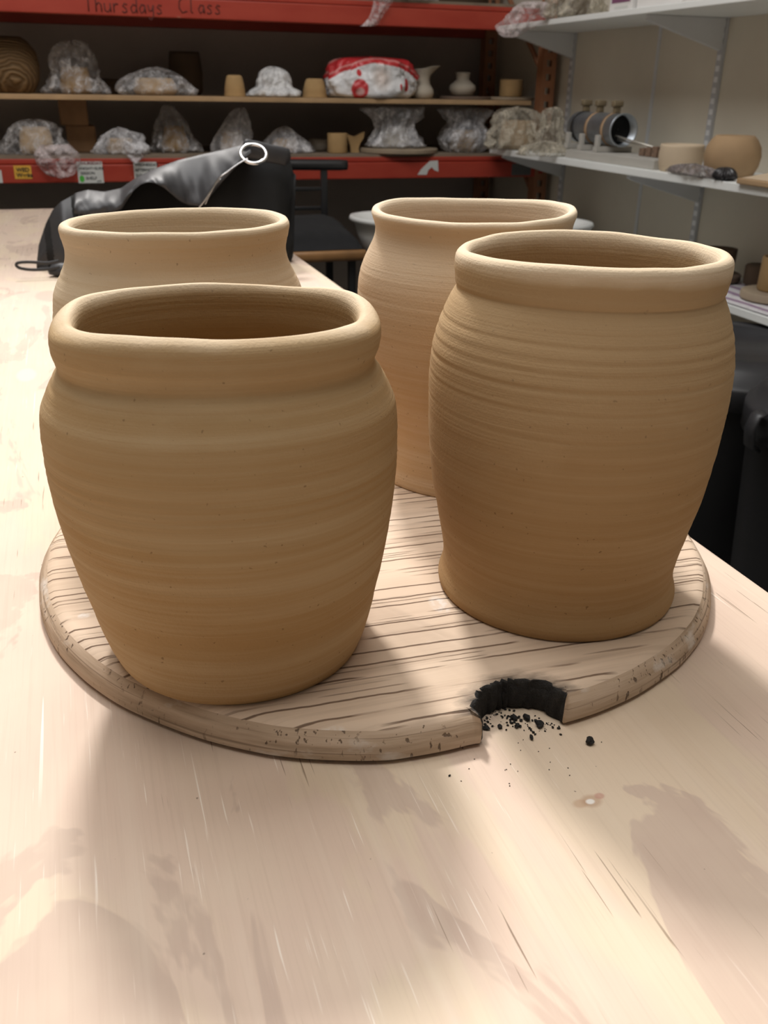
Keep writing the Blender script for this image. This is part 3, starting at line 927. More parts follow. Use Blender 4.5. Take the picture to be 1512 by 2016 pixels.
def text_mesh(txt, size, loc, mat, parent, name, sx=1.0, bold=.0):
    cu = bpy.data.curves.new(name, 'FONT'); cu.body = txt; cu.size = size; cu.extrude = .0003; cu.offset = bold
    o = bpy.data.objects.new('tmp_text', cu); COL.objects.link(o)
    me = bpy.data.meshes.new_from_object(o.evaluated_get(bpy.context.evaluated_depsgraph_get()))
    bpy.data.objects.remove(o)
    V = [(loc[0] + v.co.x * sx, loc[1] - v.co.z, loc[2] + v.co.y) for v in me.vertices]
    F = [tuple(p.vertices) for p in me.polygons]
    bpy.data.meshes.remove(me)
    return build(name, V, F, mat, parent, False)


def label(x0, y0, x1, y1, mat, lab, lines, dot=None):
    a = atY(x0, y0, D); b = atY(x1, y1, D)
    o = G().box((a.x, D - .0012, b.z), (b.x, D - .0002, a.z)).make('paper_label', mat, None, False)
    tag(o, lab, 'label', 'labels stuck on the lower beam')
    h = a.z - b.z; wd = b.x - a.x
    for (txt, fx, fy, sz_, sxx, mm, bo) in lines:
        text_mesh(txt, h * sz_, (a.x + wd * fx, D - .0016, a.z - h * fy), mm, o, 'lettering', sxx, bo)
    if dot:
        V = [(a.x + wd * dot[0] + h * .13 * math.cos(t_) * .9, D - .0014, a.z - h * dot[1] + h * .16 * math.sin(t_)) for t_ in [k * PI / 12 for k in range(24)]]
        build('green_dot', V, [tuple(range(24))], m_green, o, False)
    return o


label(26, 326, 64, 352, m_yellow, 'small yellow label with dense black lettering on the red beam', [('WED', .14, .46, .42, 1.0, m_black, .0006), ('Weeks', .12, .86, .44, .95, m_black, .0006)])
label(150, 318, 205, 360, m_paper, 'square white paper label with a green dot on the red beam',
      [('THURSDAY', .08, .14, .17, 1.25, m_maroon, .0003), ('+NIGHT+SURE', .06, .38, .18, 1.0, m_black, .0002), ('SESSION', .12, .60, .18, 1.0, m_black, .0002), ('SHELF', .30, .84, .20, 1.0, m_black, .0002), ('JUN', .74, .95, .12, 1.0, m_black, .0001)], dot=(.15, .80))
label(262, 319, 311, 358, m_paper, 'white paper label half hidden behind the black bag', [('WEDNESDAY', .06, .20, .2, 1.0, m_black, .0003), ('AFTERNOON', .05, .46, .2, 1.0, m_black, .0003), ('SHELF', .06, .74, .2, 1.0, m_black, .0002)])
label(1008, 322, 1044, 345, plain('grey_label', (.12, .12, .12), .8, .1, 20), 'dim grey label at the right end of the red beam under the wall shelf', [])
label(-14, 335, 6, 360, m_paper, 'white paper label cut off at the left picture edge on the red beam', [])
# torn remains of a label on the right
pp = [(822, 344), (829, 333), (846, 317), (862, 316), (863, 338), (855, 335), (850, 329), (843, 335), (840, 344)]
V = [atY(a, b, D) for a, b in pp]; V = [Vector((v.x, D - .001, v.z)) for v in V]
V2 = [v + Vector((0, .0008, 0)) for v in V]; nn = len(V)
tag(build('torn_label', V + V2, [tuple(range(nn)), tuple(range(nn, 2 * nn))[::-1]] + [(i, (i + 1) % nn, nn + (i + 1) % nn, nn + i) for i in range(nn)], m_paper, None, False),
    'torn white label scrap on the red beam below the disc with a wrapped pot', 'label', 'labels stuck on the lower beam')

# --- plank that makes the middle shelf, on a stack of blocks
m_plank = plain('plywood_plank', (.42, .27, .14), .7, .15, 9)
ZM1 = TZ + .308; ZM0 = TZ + .292
tag(G().box((RX0 + .12, D + .005, ZM0), (atY(1048, 195, D).x, D + .53, ZM1), .002).make('shelf_plank', m_plank, None, False), 'long thin wooden plank making the middle shelf of the rack', 'shelf')
ZD = ZL1 + .010      # deck top on the lower level
m_block = plain('cork_brown_block', (.30, .17, .085), .85, .2, 14, bump=.3)
a = atY(128, 262, D + .17); b = atY(184, 262, D + .17); zmid = (ZD + ZM0) / 2 + .002
tag(G().box((a.x + .004, D + .17, ZD), (b.x + .008, D + .27, zmid), .006).make('block', m_block, None, False), 'lower brown block propping up the plank shelf on the rack', 'block', 'prop blocks under the plank')
tag(G().box((a.x - .012, D + .172, zmid), (b.x - .012, D + .27, ZM0), .006).make('block', m_block, None, False), 'upper brown block propping up the plank shelf on the rack', 'block', 'prop blocks under the plank')

# ================================================================== THINGS ON THE RACK
m_clayA = plain('dry_clay', (.50, .36, .22), .9, .12, 14)
m_clayB = plain('ochre_clay', (.42, .27, .12), .9, .12, 14)
m_clayC = plain('pale_grey_clay', (.48, .43, .35), .85, .08, 12)
m_clayD = plain('dark_brown_clay', (.10, .065, .04), .9, .15, 14)
m_bisque = plain('orange_bisque', (.40, .265, .145), .85, .12, 10)
m_batw = plain('bat_wood', (.33, .26, .18), .85, .15, 10)
PL_CLEAR = plastic('clear_film', (.66, .64, .64), .20, .13, .26)
PL_MILK = plastic('milky_film', (.74, .73, .75), .46, .2, .28)
PL_PINK = plastic('pinkish_film', (.72, .62, .62), .34, .2, .26)
PL_OLIVE = plastic('yellowed_film', (.60, .54, .43), .36, .2, .26)
PL_WHITE = plastic('white_film', (.80, .80, .80), .88, .35, .2)


def span(xl, xr, ym, Y):
    a = atY(xl, ym, Y); b = atY(xr, ym, Y); return (a.x + b.x) / 2, abs(b.x - a.x) / 2


def pot_on(name, rect, Y, zb, prof, mat, lab, cat, group=None, n=36):
    """rect xl,ytop,xr ; prof (radius fraction, height fraction)"""
    xl, yt, xr = rect
    ym = yt + 25
    cx, r = span(xl, xr, ym, Y); h = atY((xl + xr) / 2, yt, Y).z - zb
    o = G().lathe((cx, Y, zb + .0006), [(r * a, h * b) for a, b in prof], n).make(name, mat)
    return tag(o, lab, cat, group)


def film(name, cx, Y, zb, prof, mat, lab, cat='bag', sx=1.0, sy=.8, lean=0.0, amp=.22, seed=0, n=112, dz=0.0, group='pots wrapped in plastic on the rack', hang=None, fold=.5):
    """crumpled plastic: prof = (radius, height) list from base to tip, closed on itself"""
    rnd = random.Random(seed); H = prof[-1][1]
    P = smooth_profile([(z, r) for r, z in prof], .006)
    V = []; F = []
    NX = n
    for z, r in P:
        u = z / H if H else 0
        for k in range(NX):
            a = 2 * PI * k / NX
            d = Vector((math.cos(a), math.sin(a), 0))
            q = Vector((d.x * 2.0, d.y * 2.0, z * 12 + seed * 3.1))
            rid = abs(noise.noise(q * 1.4)) * 1.2 + .7 * abs(noise.noise(q * 3.1 + Vector((4, 4, 4)))) + .45 * abs(noise.noise(q * 6.6))
            rid += 1.3 * max(0, noise.noise(q * 2.2 + Vector((9, 2, 5))) - .28)
            pl = abs(noise.noise(Vector((d.x * 3.2 + seed, d.y * 3.2, z * 3)))) * fold * u
            big = noise.noise(Vector((d.x * .9 + seed * 1.7, d.y * .9, z * 7)))
            rr = max(.0015, r) * (1 + amp * (1.6 * rid - .75) + pl * 1.1 - fold * .25 * u + .16 * big * min(1, u * 2))
            p = Vector((cx + rr * d.x * sx + lean * z, Y + rr * d.y * sy, zb + z))
            if u > .03: p.z += amp * .06 * noise.noise(q * 1.7) * min(1, u * 3) * min(1, H * 8)
            if hang: p = hang(p, a, u)
            p.z = p.z if hang else max(p.z, zb)
            V.append(p)
    m = len(P)
    for i in range(m - 1):
        for k in range(NX): F.append((i * NX + k, i * NX + (k + 1) % NX, (i + 1) * NX + (k + 1) % NX, (i + 1) * NX + k))
    F += [tuple(range(NX))[::-1], tuple((m - 1) * NX + k for k in range(NX))]
    o = build(name, V, F, mat, None, True)
    return tag(o, lab, cat, group)


def wrap(rect, Y, zb, shape, mat, lab, seed, inner=None, lean=0.0, sy=.8, amp=.22, fold=.5, hang=None, name='plastic_bag', inlab=None, cat='bag', group='pots wrapped in plastic on the rack'):
    xl, yt, xr = rect
    cx, r = span(xl, xr, yt + 45, Y); H = atY((xl + xr) / 2, yt, Y).z - zb
    if zb < ZM0 and cx < WX - .32: H = min(H, ZM0 - zb - .014)
    prof = [(r * a, H * b) for a, b in shape]
    o = film(name, cx, Y, zb, prof, mat, lab, cat, sy=sy, lean=lean, amp=amp, seed=seed, fold=fold, hang=hang, group=group)
    if inner:
        ir, ih, im = inner
        fp = [(z, q) for q, z in prof]
        lim = lambda q, z: min(q, .62 * interp(fp, z))
        i_ = G().lathe((cx + lean * H * ih * .4, Y, zb + .0015), [(lim(r * a_, H * ih * b_), H * ih * b_) for a_, b_ in ((ir * .85, 0), (ir, .25), (ir * .95, .8), (ir * .8, 1.0))] + [(lim(r * ir * .8, H * ih) * .85, H * ih * .98), (lim(r * ir, H * ih) * .8, H * ih * .5), (.002, H * ih * .3)], 32, sy=sy * .95).make('clay_pot', im)
        tag(i_, inlab, 'pot', 'pots seen through the plastic on the rack')
    return o


DOME = [(.80, 0), (.98, .06), (.95, .3), (.86, .55), (.66, .78), (.36, .93), (.04, 1.0)]
CONE = [(.92, 0), (1.0, .05), (.86, .25), (.64, .5), (.40, .75), (.24, .92), (.10, 1.0)]
HEAP = [(.85, 0), (1.0, .10), (.92, .40), (.70, .70), (.40, .90), (.05, 1.0)]
BELL = [(.80, 0), (.92, .05), (.80, .22), (.66, .42), (.66, .6), (.80, .80), (.90, .96), (.70, 1.0), (.05, .97)]
JAR = [(.70, 0), (.92, .12), (1.0, .32), (.86, .52), (.66, .66), (.84, .84), (.92, .95), (.5, 1.0), (.05, .98)]

YM = D + .20
# ---- middle shelf
pot_on('carved_vase', (-40, 72, 74), D + .22, ZM1, [(.55, 0), (.72, .02), (.95, .25), (1.0, .5), (.92, .75), (.66, .93), (.45, 1.0), (.38, .98), (.4, .9), (.02, .88)], None, 'brown vase carved like wood grain at the left end of the plank shelf', 'vase')
cv = bpy.data.objects['carved_vase']
t = NT('carved_brown'); wv = t.add('ShaderNodeTexWave', wave_type='RINGS'); wv.inputs['Scale'].default_value = 22; wv.inputs['Distortion'].default_value = 9; wv.inputs['Detail Scale'].default_value = .6
t.link(t.coord((1, 1, 1.4), loc=(.1, .2, .0)), wv.inputs['Vector'])
t.base(t.ramp(wv.outputs['Fac'], [(.2, (.13, .075, .03)), (.7, (.24, .15, .07))])); t.set(Roughness=.8); t.bump(wv.outputs['Fac'], .8, .006)
cv.data.materials.clear(); cv.data.materials.append(t.m)
wrap((84, 84, 206), YM, ZM1 + .001, [(.86, 0), (1.0, .04), (.88, .2), (.72, .45), (.62, .7), (.5, .9), (.3, .99), (.05, 1.0)], PL_CLEAR, 'tall clear bag over a pot on the plank shelf beside the carved vase', 3, inner=(.55, .52, m_clayB), inlab='squat clay pot inside the tall clear bag on the plank shelf')
pot_on('low_dish', (196, 155, 240), D + .34, ZM1, [(.8, 0), (1, .1), (.95, .9), (.85, 1), (.02, .8)], m_clayD, 'low dark dish between the two clear bags on the plank shelf', 'dish')
wrap((233, 134, 378), D + .15, ZM1 + .001, HEAP, PL_CLEAR, 'low clear bag with bright creases over a wide lump on the plank shelf', 5, inner=(.72, .62, m_clayA), inlab='wide low clay bowl inside the creased clear bag on the plank shelf', amp=.18)
pot_on('dark_pot', (330, 102, 398), D + .40, ZM1, [(.8, 0), (.95, .1), (1, .5), (.9, .9), (.85, 1), (.78, .98), (.02, .7)], m_clayD, 'tall dark pot in the shade behind the creased clear bag', 'pot')
for xl, yt, xr, lab in ((441, 148, 483, 'upturned ochre clay cup left of the white plastic bundle'), (596, 155, 643, 'upturned ochre clay cup right of the white plastic bundle')):
    pot_on('clay_cup', (xl, yt, xr), D + .10, ZM1, [(1.0, 0), (1.0, .03), (.93, .28), (.95, .33), (.86, .60), (.76, .85), (.66, .97), (.5, 1.0), (.02, .99)], m_clayB, lab, 'cup', 'upturned clay cups on the plank shelf')
wrap((491, 134, 590), D + .13, ZM1 + .001, [(.86, 0), (1.0, .06), (.90, .22), (.66, .34), (.62, .55), (.5, .8), (.25, .97), (.05, 1.0)], PL_WHITE, 'bundle in white plastic between two upturned cups on the plank shelf', 9, amp=.2, name='plastic_bundle', cat='bundle')
# red and white carrier bag
t = NT('printed_carrier'); vec = t.coord()
sx_ = t.add('ShaderNodeSeparateXYZ'); t.link(vec, sx_.inputs[0])
vx = t.add('ShaderNodeCombineXYZ'); t.link(sx_.outputs['X'], vx.inputs[0]); t.link(sx_.outputs['Z'], vx.inputs[1])
v2 = vx.outputs[0]
nz = t.noise((9, 9, 9), det=3)
xz = t.math('ADD', sx_.outputs['Z'], t.math('MULTIPLY', t.math('POWER', t.math('ABSOLUTE', sx_.outputs['X']), 2.0), 1.6))
xz = t.math('ADD', xz, t.math('MULTIPLY', t.math('SUBTRACT', nz, .5), .03))
band = t.ramp(t.math('MULTIPLY', xz, 5.0), [(.560, 0.0), (.575, 1.0)])
wav = t.math('PINGPONG', t.math('MULTIPLY', xz, 55.0), 1.0)
stripe = t.math('MULTIPLY', t.ramp(wav, [(.75, 0.0), (.85, .55)]), t.ramp(t.math('MULTIPLY', xz, 5.0), [(.62, 0.0), (.64, 1.0)]))
red = (.55, .035, .04)
c = t.mix(band, (.74, .74, .75), red)
c = t.mix(stripe, c, (.78, .45, .42))
PW = .155
for sxp, szp, rx, rz in ((-.080, .084, .0095, .012), (-.079, .030, .030, .034), (.105, .046, .012, .022), (.075, .038, .005, .012)):
    c = t.mix(t.spot(v2, sxp, szp, rx, rz, .08), c, red)
c = t.mix(t.math('MULTIPLY', t.spot(v2, -.078, .022, .014, .012, .3), .75), c, (.80, .55, .52))
c = t.mix(t.math('MULTIPLY', t.spot(v2, .0, .07, .030, .034, .6), .6), c, (.62, .47, .38))
t.base(c); t.set(Roughness=.35); t.bump(t.noise((22, 22, 22), det=4, dist=1), .5, .01); m_carrier = t.m
wrap((645, 110, 812), D + .12, ZM1 + .001, [(.74, 0), (.93, .05), (1.0, .3), (.97, .6), (.93, .8), (.70, .92), (.05, .97)], m_carrier, 'red and white printed carrier bag slumped on the plank shelf', 13, amp=.10, fold=.25, name='carrier_bag', sy=.75, group='wrapped bundles on the rack')
# jug
def jug():
    cx, r = span(808, 853, 165, D + .16); Y = D + .16; zt_ = atY(830, 131, Y).z; h = zt_ - ZM1
    P = smooth_profile([(z, q) for q, z in [(.72, 0), (.86, .03), (1.0, .16), (.93, .30), (.70, .44), (.62, .62), (.70, .80), (.80, .94)]], .05)
    g = G(); V = []; F = []; n = 40; prof = [(q, z) for z, q in P] + [(.74, .93), (.6, .7), (.02, .3)]
    for q, z in prof:
        for k in range(n):
            a = 2 * PI * k / n
            f = max(0, (z - .62) / .32); sp = max(0, math.cos(a)) ** 6 * .85 * f * f
            V.append((cx + r * (q + sp) * math.cos(a), Y + r * q * math.sin(a), ZM1 + .0006 + h * (z + .10 * f * math.cos(a) * (1 if math.cos(a) > 0 else .3))))
    for i in range(len(prof) - 1):
        for k in range(n): F.append((i * n + k, i * n + (k + 1) % n, (i + 1) * n + (k + 1) % n, (i + 1) * n + k))
    F += [tuple(range(n))[::-1], tuple((len(prof) - 1) * n + k for k in range(n))]
    tag(build('jug', V, F, m_clayC), 'pale grey clay jug with a pointed spout on the plank shelf', 'jug')
jug()


def disc(xl, xr, ym, Y, zb, h, mat, lab, name='round_bat'):
    cx, r = span(xl, xr, ym, Y)
    o = G().lathe((cx, Y, zb + .0004), [(r * .97, 0), (r, h * .15), (r, h * .85), (r * .98, h), (.002, h)], 48).make(name, mat)
    autosmooth(o, 40); return tag(o, lab, 'board')


m_bat2 = plain('dark_bat', (.16, .11, .08), .85)
disc(868, 962, 190, D + .20, ZM1, .011, m_bat2, 'dark round bat under the small bottle vase')
pot_on('bottle_vase', (886, 143, 935), D + .20, ZM1 + .0118, [(.55, 0), (.75, .04), (1.0, .28), (.95, .45), (.62, .62), (.48, .68), (.50, .9), (.58, 1.0), (.46, .99), (.42, .7), (.02, .6)], m_clayC, 'small grey bottle vase with a narrow neck on a dark bat', 'vase')
disc(964, 1047, 190, D + .16, ZM1, .011, m_batw, 'pale round bat under the ochre cylinder at the right plank end')
pot_on('clay_cylinder', (985, 157, 1026), D + .16, ZM1 + .0118, [(.95, 0), (1.0, .05), (1.0, .95), (.97, 1.0), (.86, .99), (.86, .2), (.02, .15)], m_clayB, 'short ochre clay cylinder standing on a pale bat', 'pot')

# ---- lower deck
YL = D + .18


def over_edge(xc, wid, drop):
    """a flap of film hanging over the beam front"""
    def f(p, a, u):
        if math.sin(a) < -.25 and u < .35 and abs(p.x - xc) < wid:
            k = (1 - abs(p.x - xc) / wid) * (1 - u / .35)
            p.z -= drop * k ** .7; p.y = D - .004 - .02 * k - .012 * abs(noise.noise(p * 30))
        return p
    return f


wrap((2, 236, 140), D + .085, ZD + .001, [(.88, 0), (1.0, .06), (.90, .30), (.74, .62), (.55, .85), (.30, .97), (.05, 1.0)], PL_CLEAR, 'clear bag over a stack of clay at the left of the lower shelf', 21, inner=(.50, .80, m_clayA), inlab='pile of pale clay inside the clear bag at the left of the lower shelf', amp=.2, sy=.52)
# its loose tail hangs over the beam
def tail(name, pts, widths, Y0, mat, lab, seed):
    V = []; F = []; m = 24; P = pxline(pts, Y0, 8); nP = len(P)
    for L in (0, 1):
        for i, p in enumerate(P):
            w_ = interp([(k / (len(widths) - 1), w_) for k, w_ in enumerate(widths)], i / (nP - 1))
            for k in range(m + 1):
                s_ = 2 * k / m - 1
                q = p + Vector((s_ * w_, 0, 0))
                q.y -= .012 * (1 - s_ * s_) + .028 * abs(noise.noise(Vector((q.x * 26 + seed, q.z * 22, 1)))) + .010 * abs(noise.noise(q * 70)) - L * .0012
                V.append(q)
    nl_ = nP * (m + 1)
    for L in (0, 1):
        for i in range(nP - 1):
            for k in range(m):
                a = L * nl_ + i * (m + 1) + k; F.append((a, a + 1, a + m + 2, a + m + 1))
    for i in range(nP - 1):
        for k in (0, m): a = i * (m + 1) + k; F.append((a, a + m + 1, a + m + 1 + nl_, a + nl_))
    return tag(build(name, V, F, mat), lab, 'plastic', 'loose plastic hanging over the red beams')


tail('hanging_plastic', [(108, 284), (112, 304), (116, 324), (119, 343), (121, 350)], [.045, .075, .070, .045, .008], D - .012, PL_PINK, 'crumpled plastic tail hanging over the beam right of the yellow label', 2)
wrap((190, 252, 286), D + .08, ZD + .001, HEAP, PL_MILK, 'milky plastic heap beside the prop blocks on the lower shelf', 24, inner=(.6, .6, m_clayA), inlab='clay lump inside the milky plastic heap on the lower shelf', amp=.3, sy=.6)
tail('hanging_plastic', [(262, 278), (266, 296), (267, 308), (266, 320)], [.03, .034, .028, .006], D - .012, PL_MILK, 'small milky plastic corner hanging over the beam above the half hidden label', 6)
wrap((296, 206, 394), D + .17, ZD + .001, CONE, PL_CLEAR, 'pointed clear bag behind the black bag on the lower shelf', 27, inner=(.62, .55, m_clayB), inlab='brown pot inside the pointed clear bag on the lower shelf', lean=-.15, amp=.18)
wrap((412, 213, 490), D + .15, ZD + .001, [(.96, 0), (1.0, .08), (.90, .32), (.78, .5), (.56, .75), (.34, .93), (.2, 1.0)], PL_MILK, 'grey plastic cone bag above the handbag ring on the lower shelf', 29, inner=(.8, .5, m_clayA), inlab='wide clay pot inside the grey cone bag on the lower shelf', lean=.28, amp=.14)
wrap((510, 250, 612), D + .14, ZD + .001, [(1.0, 0), (1.02, .06), (.80, .34), (.55, .66), (.30, .90), (.05, 1.0)], PL_MILK, 'low pointed milky bag right of the handbag ring on the lower shelf', 31, inner=(.55, .55, m_clayA), inlab='clay bowl inside the low milky bag on the lower shelf', amp=.2)
pot_on('clay_bowl', (608, 275, 648), D + .22, ZD, [(.7, 0), (.9, .2), (1, 1), (.92, .98), (.7, .3), (.02, .2)], m_clayC, 'small grey clay bowl left of the ochre cylinder on the lower shelf', 'bowl')
pot_on('clay_cylinder', (645, 262, 683), D + .09, ZD, [(.96, 0), (1.0, .04), (.98, .5), (1.0, .96), (.96, 1.0), (.86, .99), (.86, .2), (.02, .15)], m_clayB, 'tall ochre clay cylinder beside the forked tail piece', 'pot')
# forked tail shaped clay piece
Yt = D + .10
pp = [(691, 306), (690, 294), (686, 282), (682, 268), (690, 272), (699, 275), (708, 270), (718, 265), (716, 277), (709, 288), (706, 297), (707, 306)]
V = [atY(a, b, Yt) for a, b in pp]; zmin = min(v.z for v in V); V = [v + Vector((0, 0, ZD + .0005 - zmin)) for v in V]
V2 = [v + Vector((0, .022, 0)) for v in V]; nn = len(V)
o = build('tail_piece', V + V2, [tuple(range(nn)), tuple(range(nn, 2 * nn))[::-1]] + [(i, (i + 1) % nn, nn + (i + 1) % nn, nn + i) for i in range(nn)], m_clayB)
autosmooth(o, 60)
tag(o, 'ochre clay piece shaped like a forked tail on the lower shelf', 'sculpture')
disc(707, 856, 300, D + .125, ZD, .016, m_batw, 'round bat jutting over the red beam under a tall wrapped pot')
wrap((718, 205, 838), D + .125, ZD + .018, BELL, PL_MILK, 'tall waisted bag of grey plastic on a round bat', 35, inner=(.62, .5, m_clayC), inlab='grey pot inside the tall waisted bag on a round bat', amp=.13)
wrap((868, 205, 962), D + .12, ZD + .001, JAR, PL_MILK, 'round pot tied in milky plastic with a ruffled top', 37, inner=(.75, .5, m_clayA), inlab='round clay pot inside the ruffled milky bag', amp=.15)
# ---- on the upper beam
ZUD = ZU1 + .010
wrap((690, -36, 850), D + .10, ZUD + .001, HEAP, PL_MILK, 'white plastic bundle on the upper red beam, cut by the picture top', 41, amp=.15, name='plastic_bundle', cat='bundle')
wrap((540, -40, 650), D + .14, ZUD + .001, HEAP, PL_MILK, 'pale plastic bundle at the picture top left of the hanging pink plastic', 43, amp=.15, name='plastic_bundle', cat='bundle')
pot_on('dark_pot', (868, -60, 960), D + .25, ZUD, [(.8, 0), (1, .1), (1, .9), (.9, 1), (.02, .8)], m_clayD, 'dark pot standing on the upper beam, only its foot in the picture', 'pot')
tail('hanging_plastic', [(757, -6), (750, 12), (741, 30), (728, 48), (718, 52)], [.040, .032, .024, .026, .02], D - .012, PL_PINK, 'twisted pinkish plastic hanging down the upper red beam', 9)

# ================================================================== WALL SHELVES ON THE RIGHT
SXF = 1.57
m_shelf = plain('white_shelf_board', (.86, .88, .86), .5, .04, 3)
m_rail = plain('white_metal_rail', (.66, .67, .68), .4, .05, 5)
m_chan = plain('rail_channel_grey', (.50, .51, .53), .45, .05, 5)
Z1a, Z1b = TZ + .1215, TZ + .1425
Z2a, Z2b = TZ + .5412, TZ + .5575
Z3a, Z3b = TZ - .1665, TZ - .1465
RAILY = [3.42, 2.53, 1.75, 1.1]


def bracket(y, z, parent):
    prof = [(WX - .012, z - .001), (SXF + .025, z - .001), (SXF + .022, z - .012), (SXF + .05, z - .022), (WX - .012, z - .085)]
    V = [(x, y - .008, zz) for x, zz in prof] + [(x, y + .008, zz) for x, zz in prof]; n = len(prof)
    build('bracket', V, [tuple(range(n)), tuple(range(n, 2 * n))[::-1]] + [(i, (i + 1) % n, n + (i + 1) % n, n + i) for i in range(n)], m_rail, parent, False)


for za, zb_, lab, y1 in ((Z2a, Z2b, 'upper white wall shelf at the top right of the picture', D - .03), (Z1a, Z1b, 'middle white wall shelf holding the metal cylinder and clay bowls', D - .008), (Z3a, Z3b, 'lowest white wall shelf covered with printed papers, above the bins', D - .03)):
    s_ = empty('wall_shelf', ((SXF + WX) / 2, 2.0, za), lab, 'shelf', 'white shelves on the right wall')
    G().box((SXF, .55, za), (WX - .002, y1, zb_), .002).make('shelf_board', m_shelf, s_, False)
    for y in RAILY: bracket(y, za, s_)
for y, lab in zip(RAILY, ('white slotted shelf rail nearest the red rack on the right wall', 'white slotted shelf rail rising behind the round clay jar', 'shelf rail right of the picture edge, near the far bin', 'shelf rail right of the picture edge, near the close bin')):
    if y < 2: continue
    r_ = empty('shelf_rail', (WX - .006, y, .3), lab, 'rail', 'shelf rails on the right wall')
    g = G(); g.box((WX - .010, y - .0125, .3), (WX - .0005, y + .0125, 2.0)); g.make('rail_channel', m_chan, r_, False)
    g = G()
    for k in range(56):
        z = .34 + k * .029; g.box((WX - .0112, y - .008, z), (WX - .0098, y + .008, z + .015))
    s2 = g.make('rail_slots', plain('rail_slot_bright', (.80, .81, .83), .5), r_, False)
    tag(s2, kind='stuff')

struct('trim_1', G().box((WX - .004, 2.855, .2), (WX, 2.87, 2.4)), m_rail)

# ---- on the upper shelf
wrap((1080, -70, 1186), 3.08, Z2b + .001, HEAP, PL_OLIVE, 'big clear bag with brown lumps on the upper wall shelf corner', 51, inner=(.7, .6, m_clayD), inlab='brown lump inside the big clear bag on the upper wall shelf', amp=.2, group='wrapped bundles on the wall shelves')
V = []


def drape(pts, Y0, mat, lab, seed, wid):
    return tail('hanging_plastic', pts, wid, Y0, mat, lab, seed)


drape([(1056, 4), (1050, 16), (1042, 34), (1012, 54), (1000, 74)], 3.10, PL_PINK, 'crumpled clear plastic spilling off the end of the upper wall shelf', 14, [.045, .075, .09, .07, .02])
m_box = plain('white_card_box', (.74, .72, .70), .7, .04, 6)
m_purple = plain('purple_print', (.22, .08, .16), .7)
a = atX(1200, 12, SXF + .02); b = atX(1240, 10, SXF + .02); c_ = atX(1335, 5, SXF + .02)
o = G().box((SXF + .02, b.y - .01, Z2b + .0005), (SXF + .16, a.y, Z2b + .09), .002).make('card_box', m_box, None, False)
tag(o, 'white card box with a purple panel on the upper wall shelf', 'box', 'card boxes on the upper shelf')
G().box((SXF + .0192, b.y + .0, Z2b + .022), (SXF + .0201, a.y - .012, Z2b + .07)).make('purple_panel', m_purple, o, False)
G().box((SXF + .0192, b.y + .01, Z2b + .006), (SXF + .0201, a.y - .03, Z2b + .012)).make('grey_stripe', m_paper, o, False)
o = G().box((SXF + .03, c_.y, Z2b + .0005), (SXF + .16, b.y - .02, Z2b + .08), .002).make('card_box', m_box, None, False)
tag(o, 'plain white card box right of the purple-panelled box on the upper wall shelf', 'box', 'card boxes on the upper shelf')

# ---- on the middle shelf: metal cylinder in its cradle
m_galv = plain('galvanised_metal', (.42, .46, .50), .42, .15, 20, metallic=.75)
m_band = plain('rusty_band', (.40, .26, .15), .6, .2, 20)
m_pine = plain('painted_batten', (.47, .45, .41), .7, .06, 8)
m_grip = plain('wing_nut_brass', (.22, .17, .10), .6)
pl_a = atX(1118, 310, SXF + .03); pl_b = atX(1300, 335, SXF + .03)
tag(G().box((SXF + .02, 2.40, Z1b + .0004), (SXF + .17, pl_a.y, Z1b + .026), .002).make('batten', m_pine, None, False), 'pale wooden batten under the metal cylinder on the middle wall shelf', 'board')
zc0 = Z1b + .0264
ca = atX(1141, 250, SXF + .10); cb = atX(1226, 258, SXF + .10)
rc_ = .048; zc = zc0 + rc_ + .018
cyl = empty('metal_cylinder', (SXF + .10, (ca.y + cb.y) / 2, zc0), 'galvanised metal cylinder strapped in a wooden cradle on the middle wall shelf', 'cylinder')
AX = (Vector((1, 0, 0)), Vector((0, 0, 1)), Vector((0, -1, 0)))
ya, yb2 = ca.y, cb.y; Lc = ya - yb2
G().lathe((SXF + .10, ya, zc), [(rc_ * .9, 0), (rc_, 0), (rc_, Lc), (rc_ * 1.03, Lc), (rc_ * 1.03, Lc + .006), (rc_ * .94, Lc + .006), (rc_ * .93, .02), (.002, .02)], 48, axis=AX).make('drum', m_galv, cyl)
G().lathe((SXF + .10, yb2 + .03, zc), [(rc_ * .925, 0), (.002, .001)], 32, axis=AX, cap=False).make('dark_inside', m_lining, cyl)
for fr in (.12, .45, .82):
    yy = ya - Lc * fr
    G().lathe((SXF + .10, yy, zc), [(rc_ * 1.005, -.007), (rc_ * 1.035, -.007), (rc_ * 1.035, .007), (rc_ * 1.005, .007)], 48, axis=AX, cap=False).make('strap', m_band if fr > .2 else m_blackmetal, cyl)
    gb = G().box((SXF + .09, yy - .008, zc + rc_), (SXF + .11, yy + .008, zc + rc_ + .022), .003)
    gb.box((SXF + .084, yy - .012, zc + rc_ + .018), (SXF + .116, yy + .012, zc + rc_ + .036), .004); gb.make('clamp_screw', m_grip, cyl)
    g = G(); g.box((SXF + .035, yy - .012, zc0 + .0003), (SXF + .165, yy + .012, zc0 + .016), .002); g.box((SXF + .038, yy - .01, zc0 + .016), (SXF + .05, yy + .01, zc0 + .05), .002); g.make('cradle', m_pine, cyl, False)
m_rod = plain('steel_rod', (.55, .52, .46), .4, .1, 10, metallic=.6)
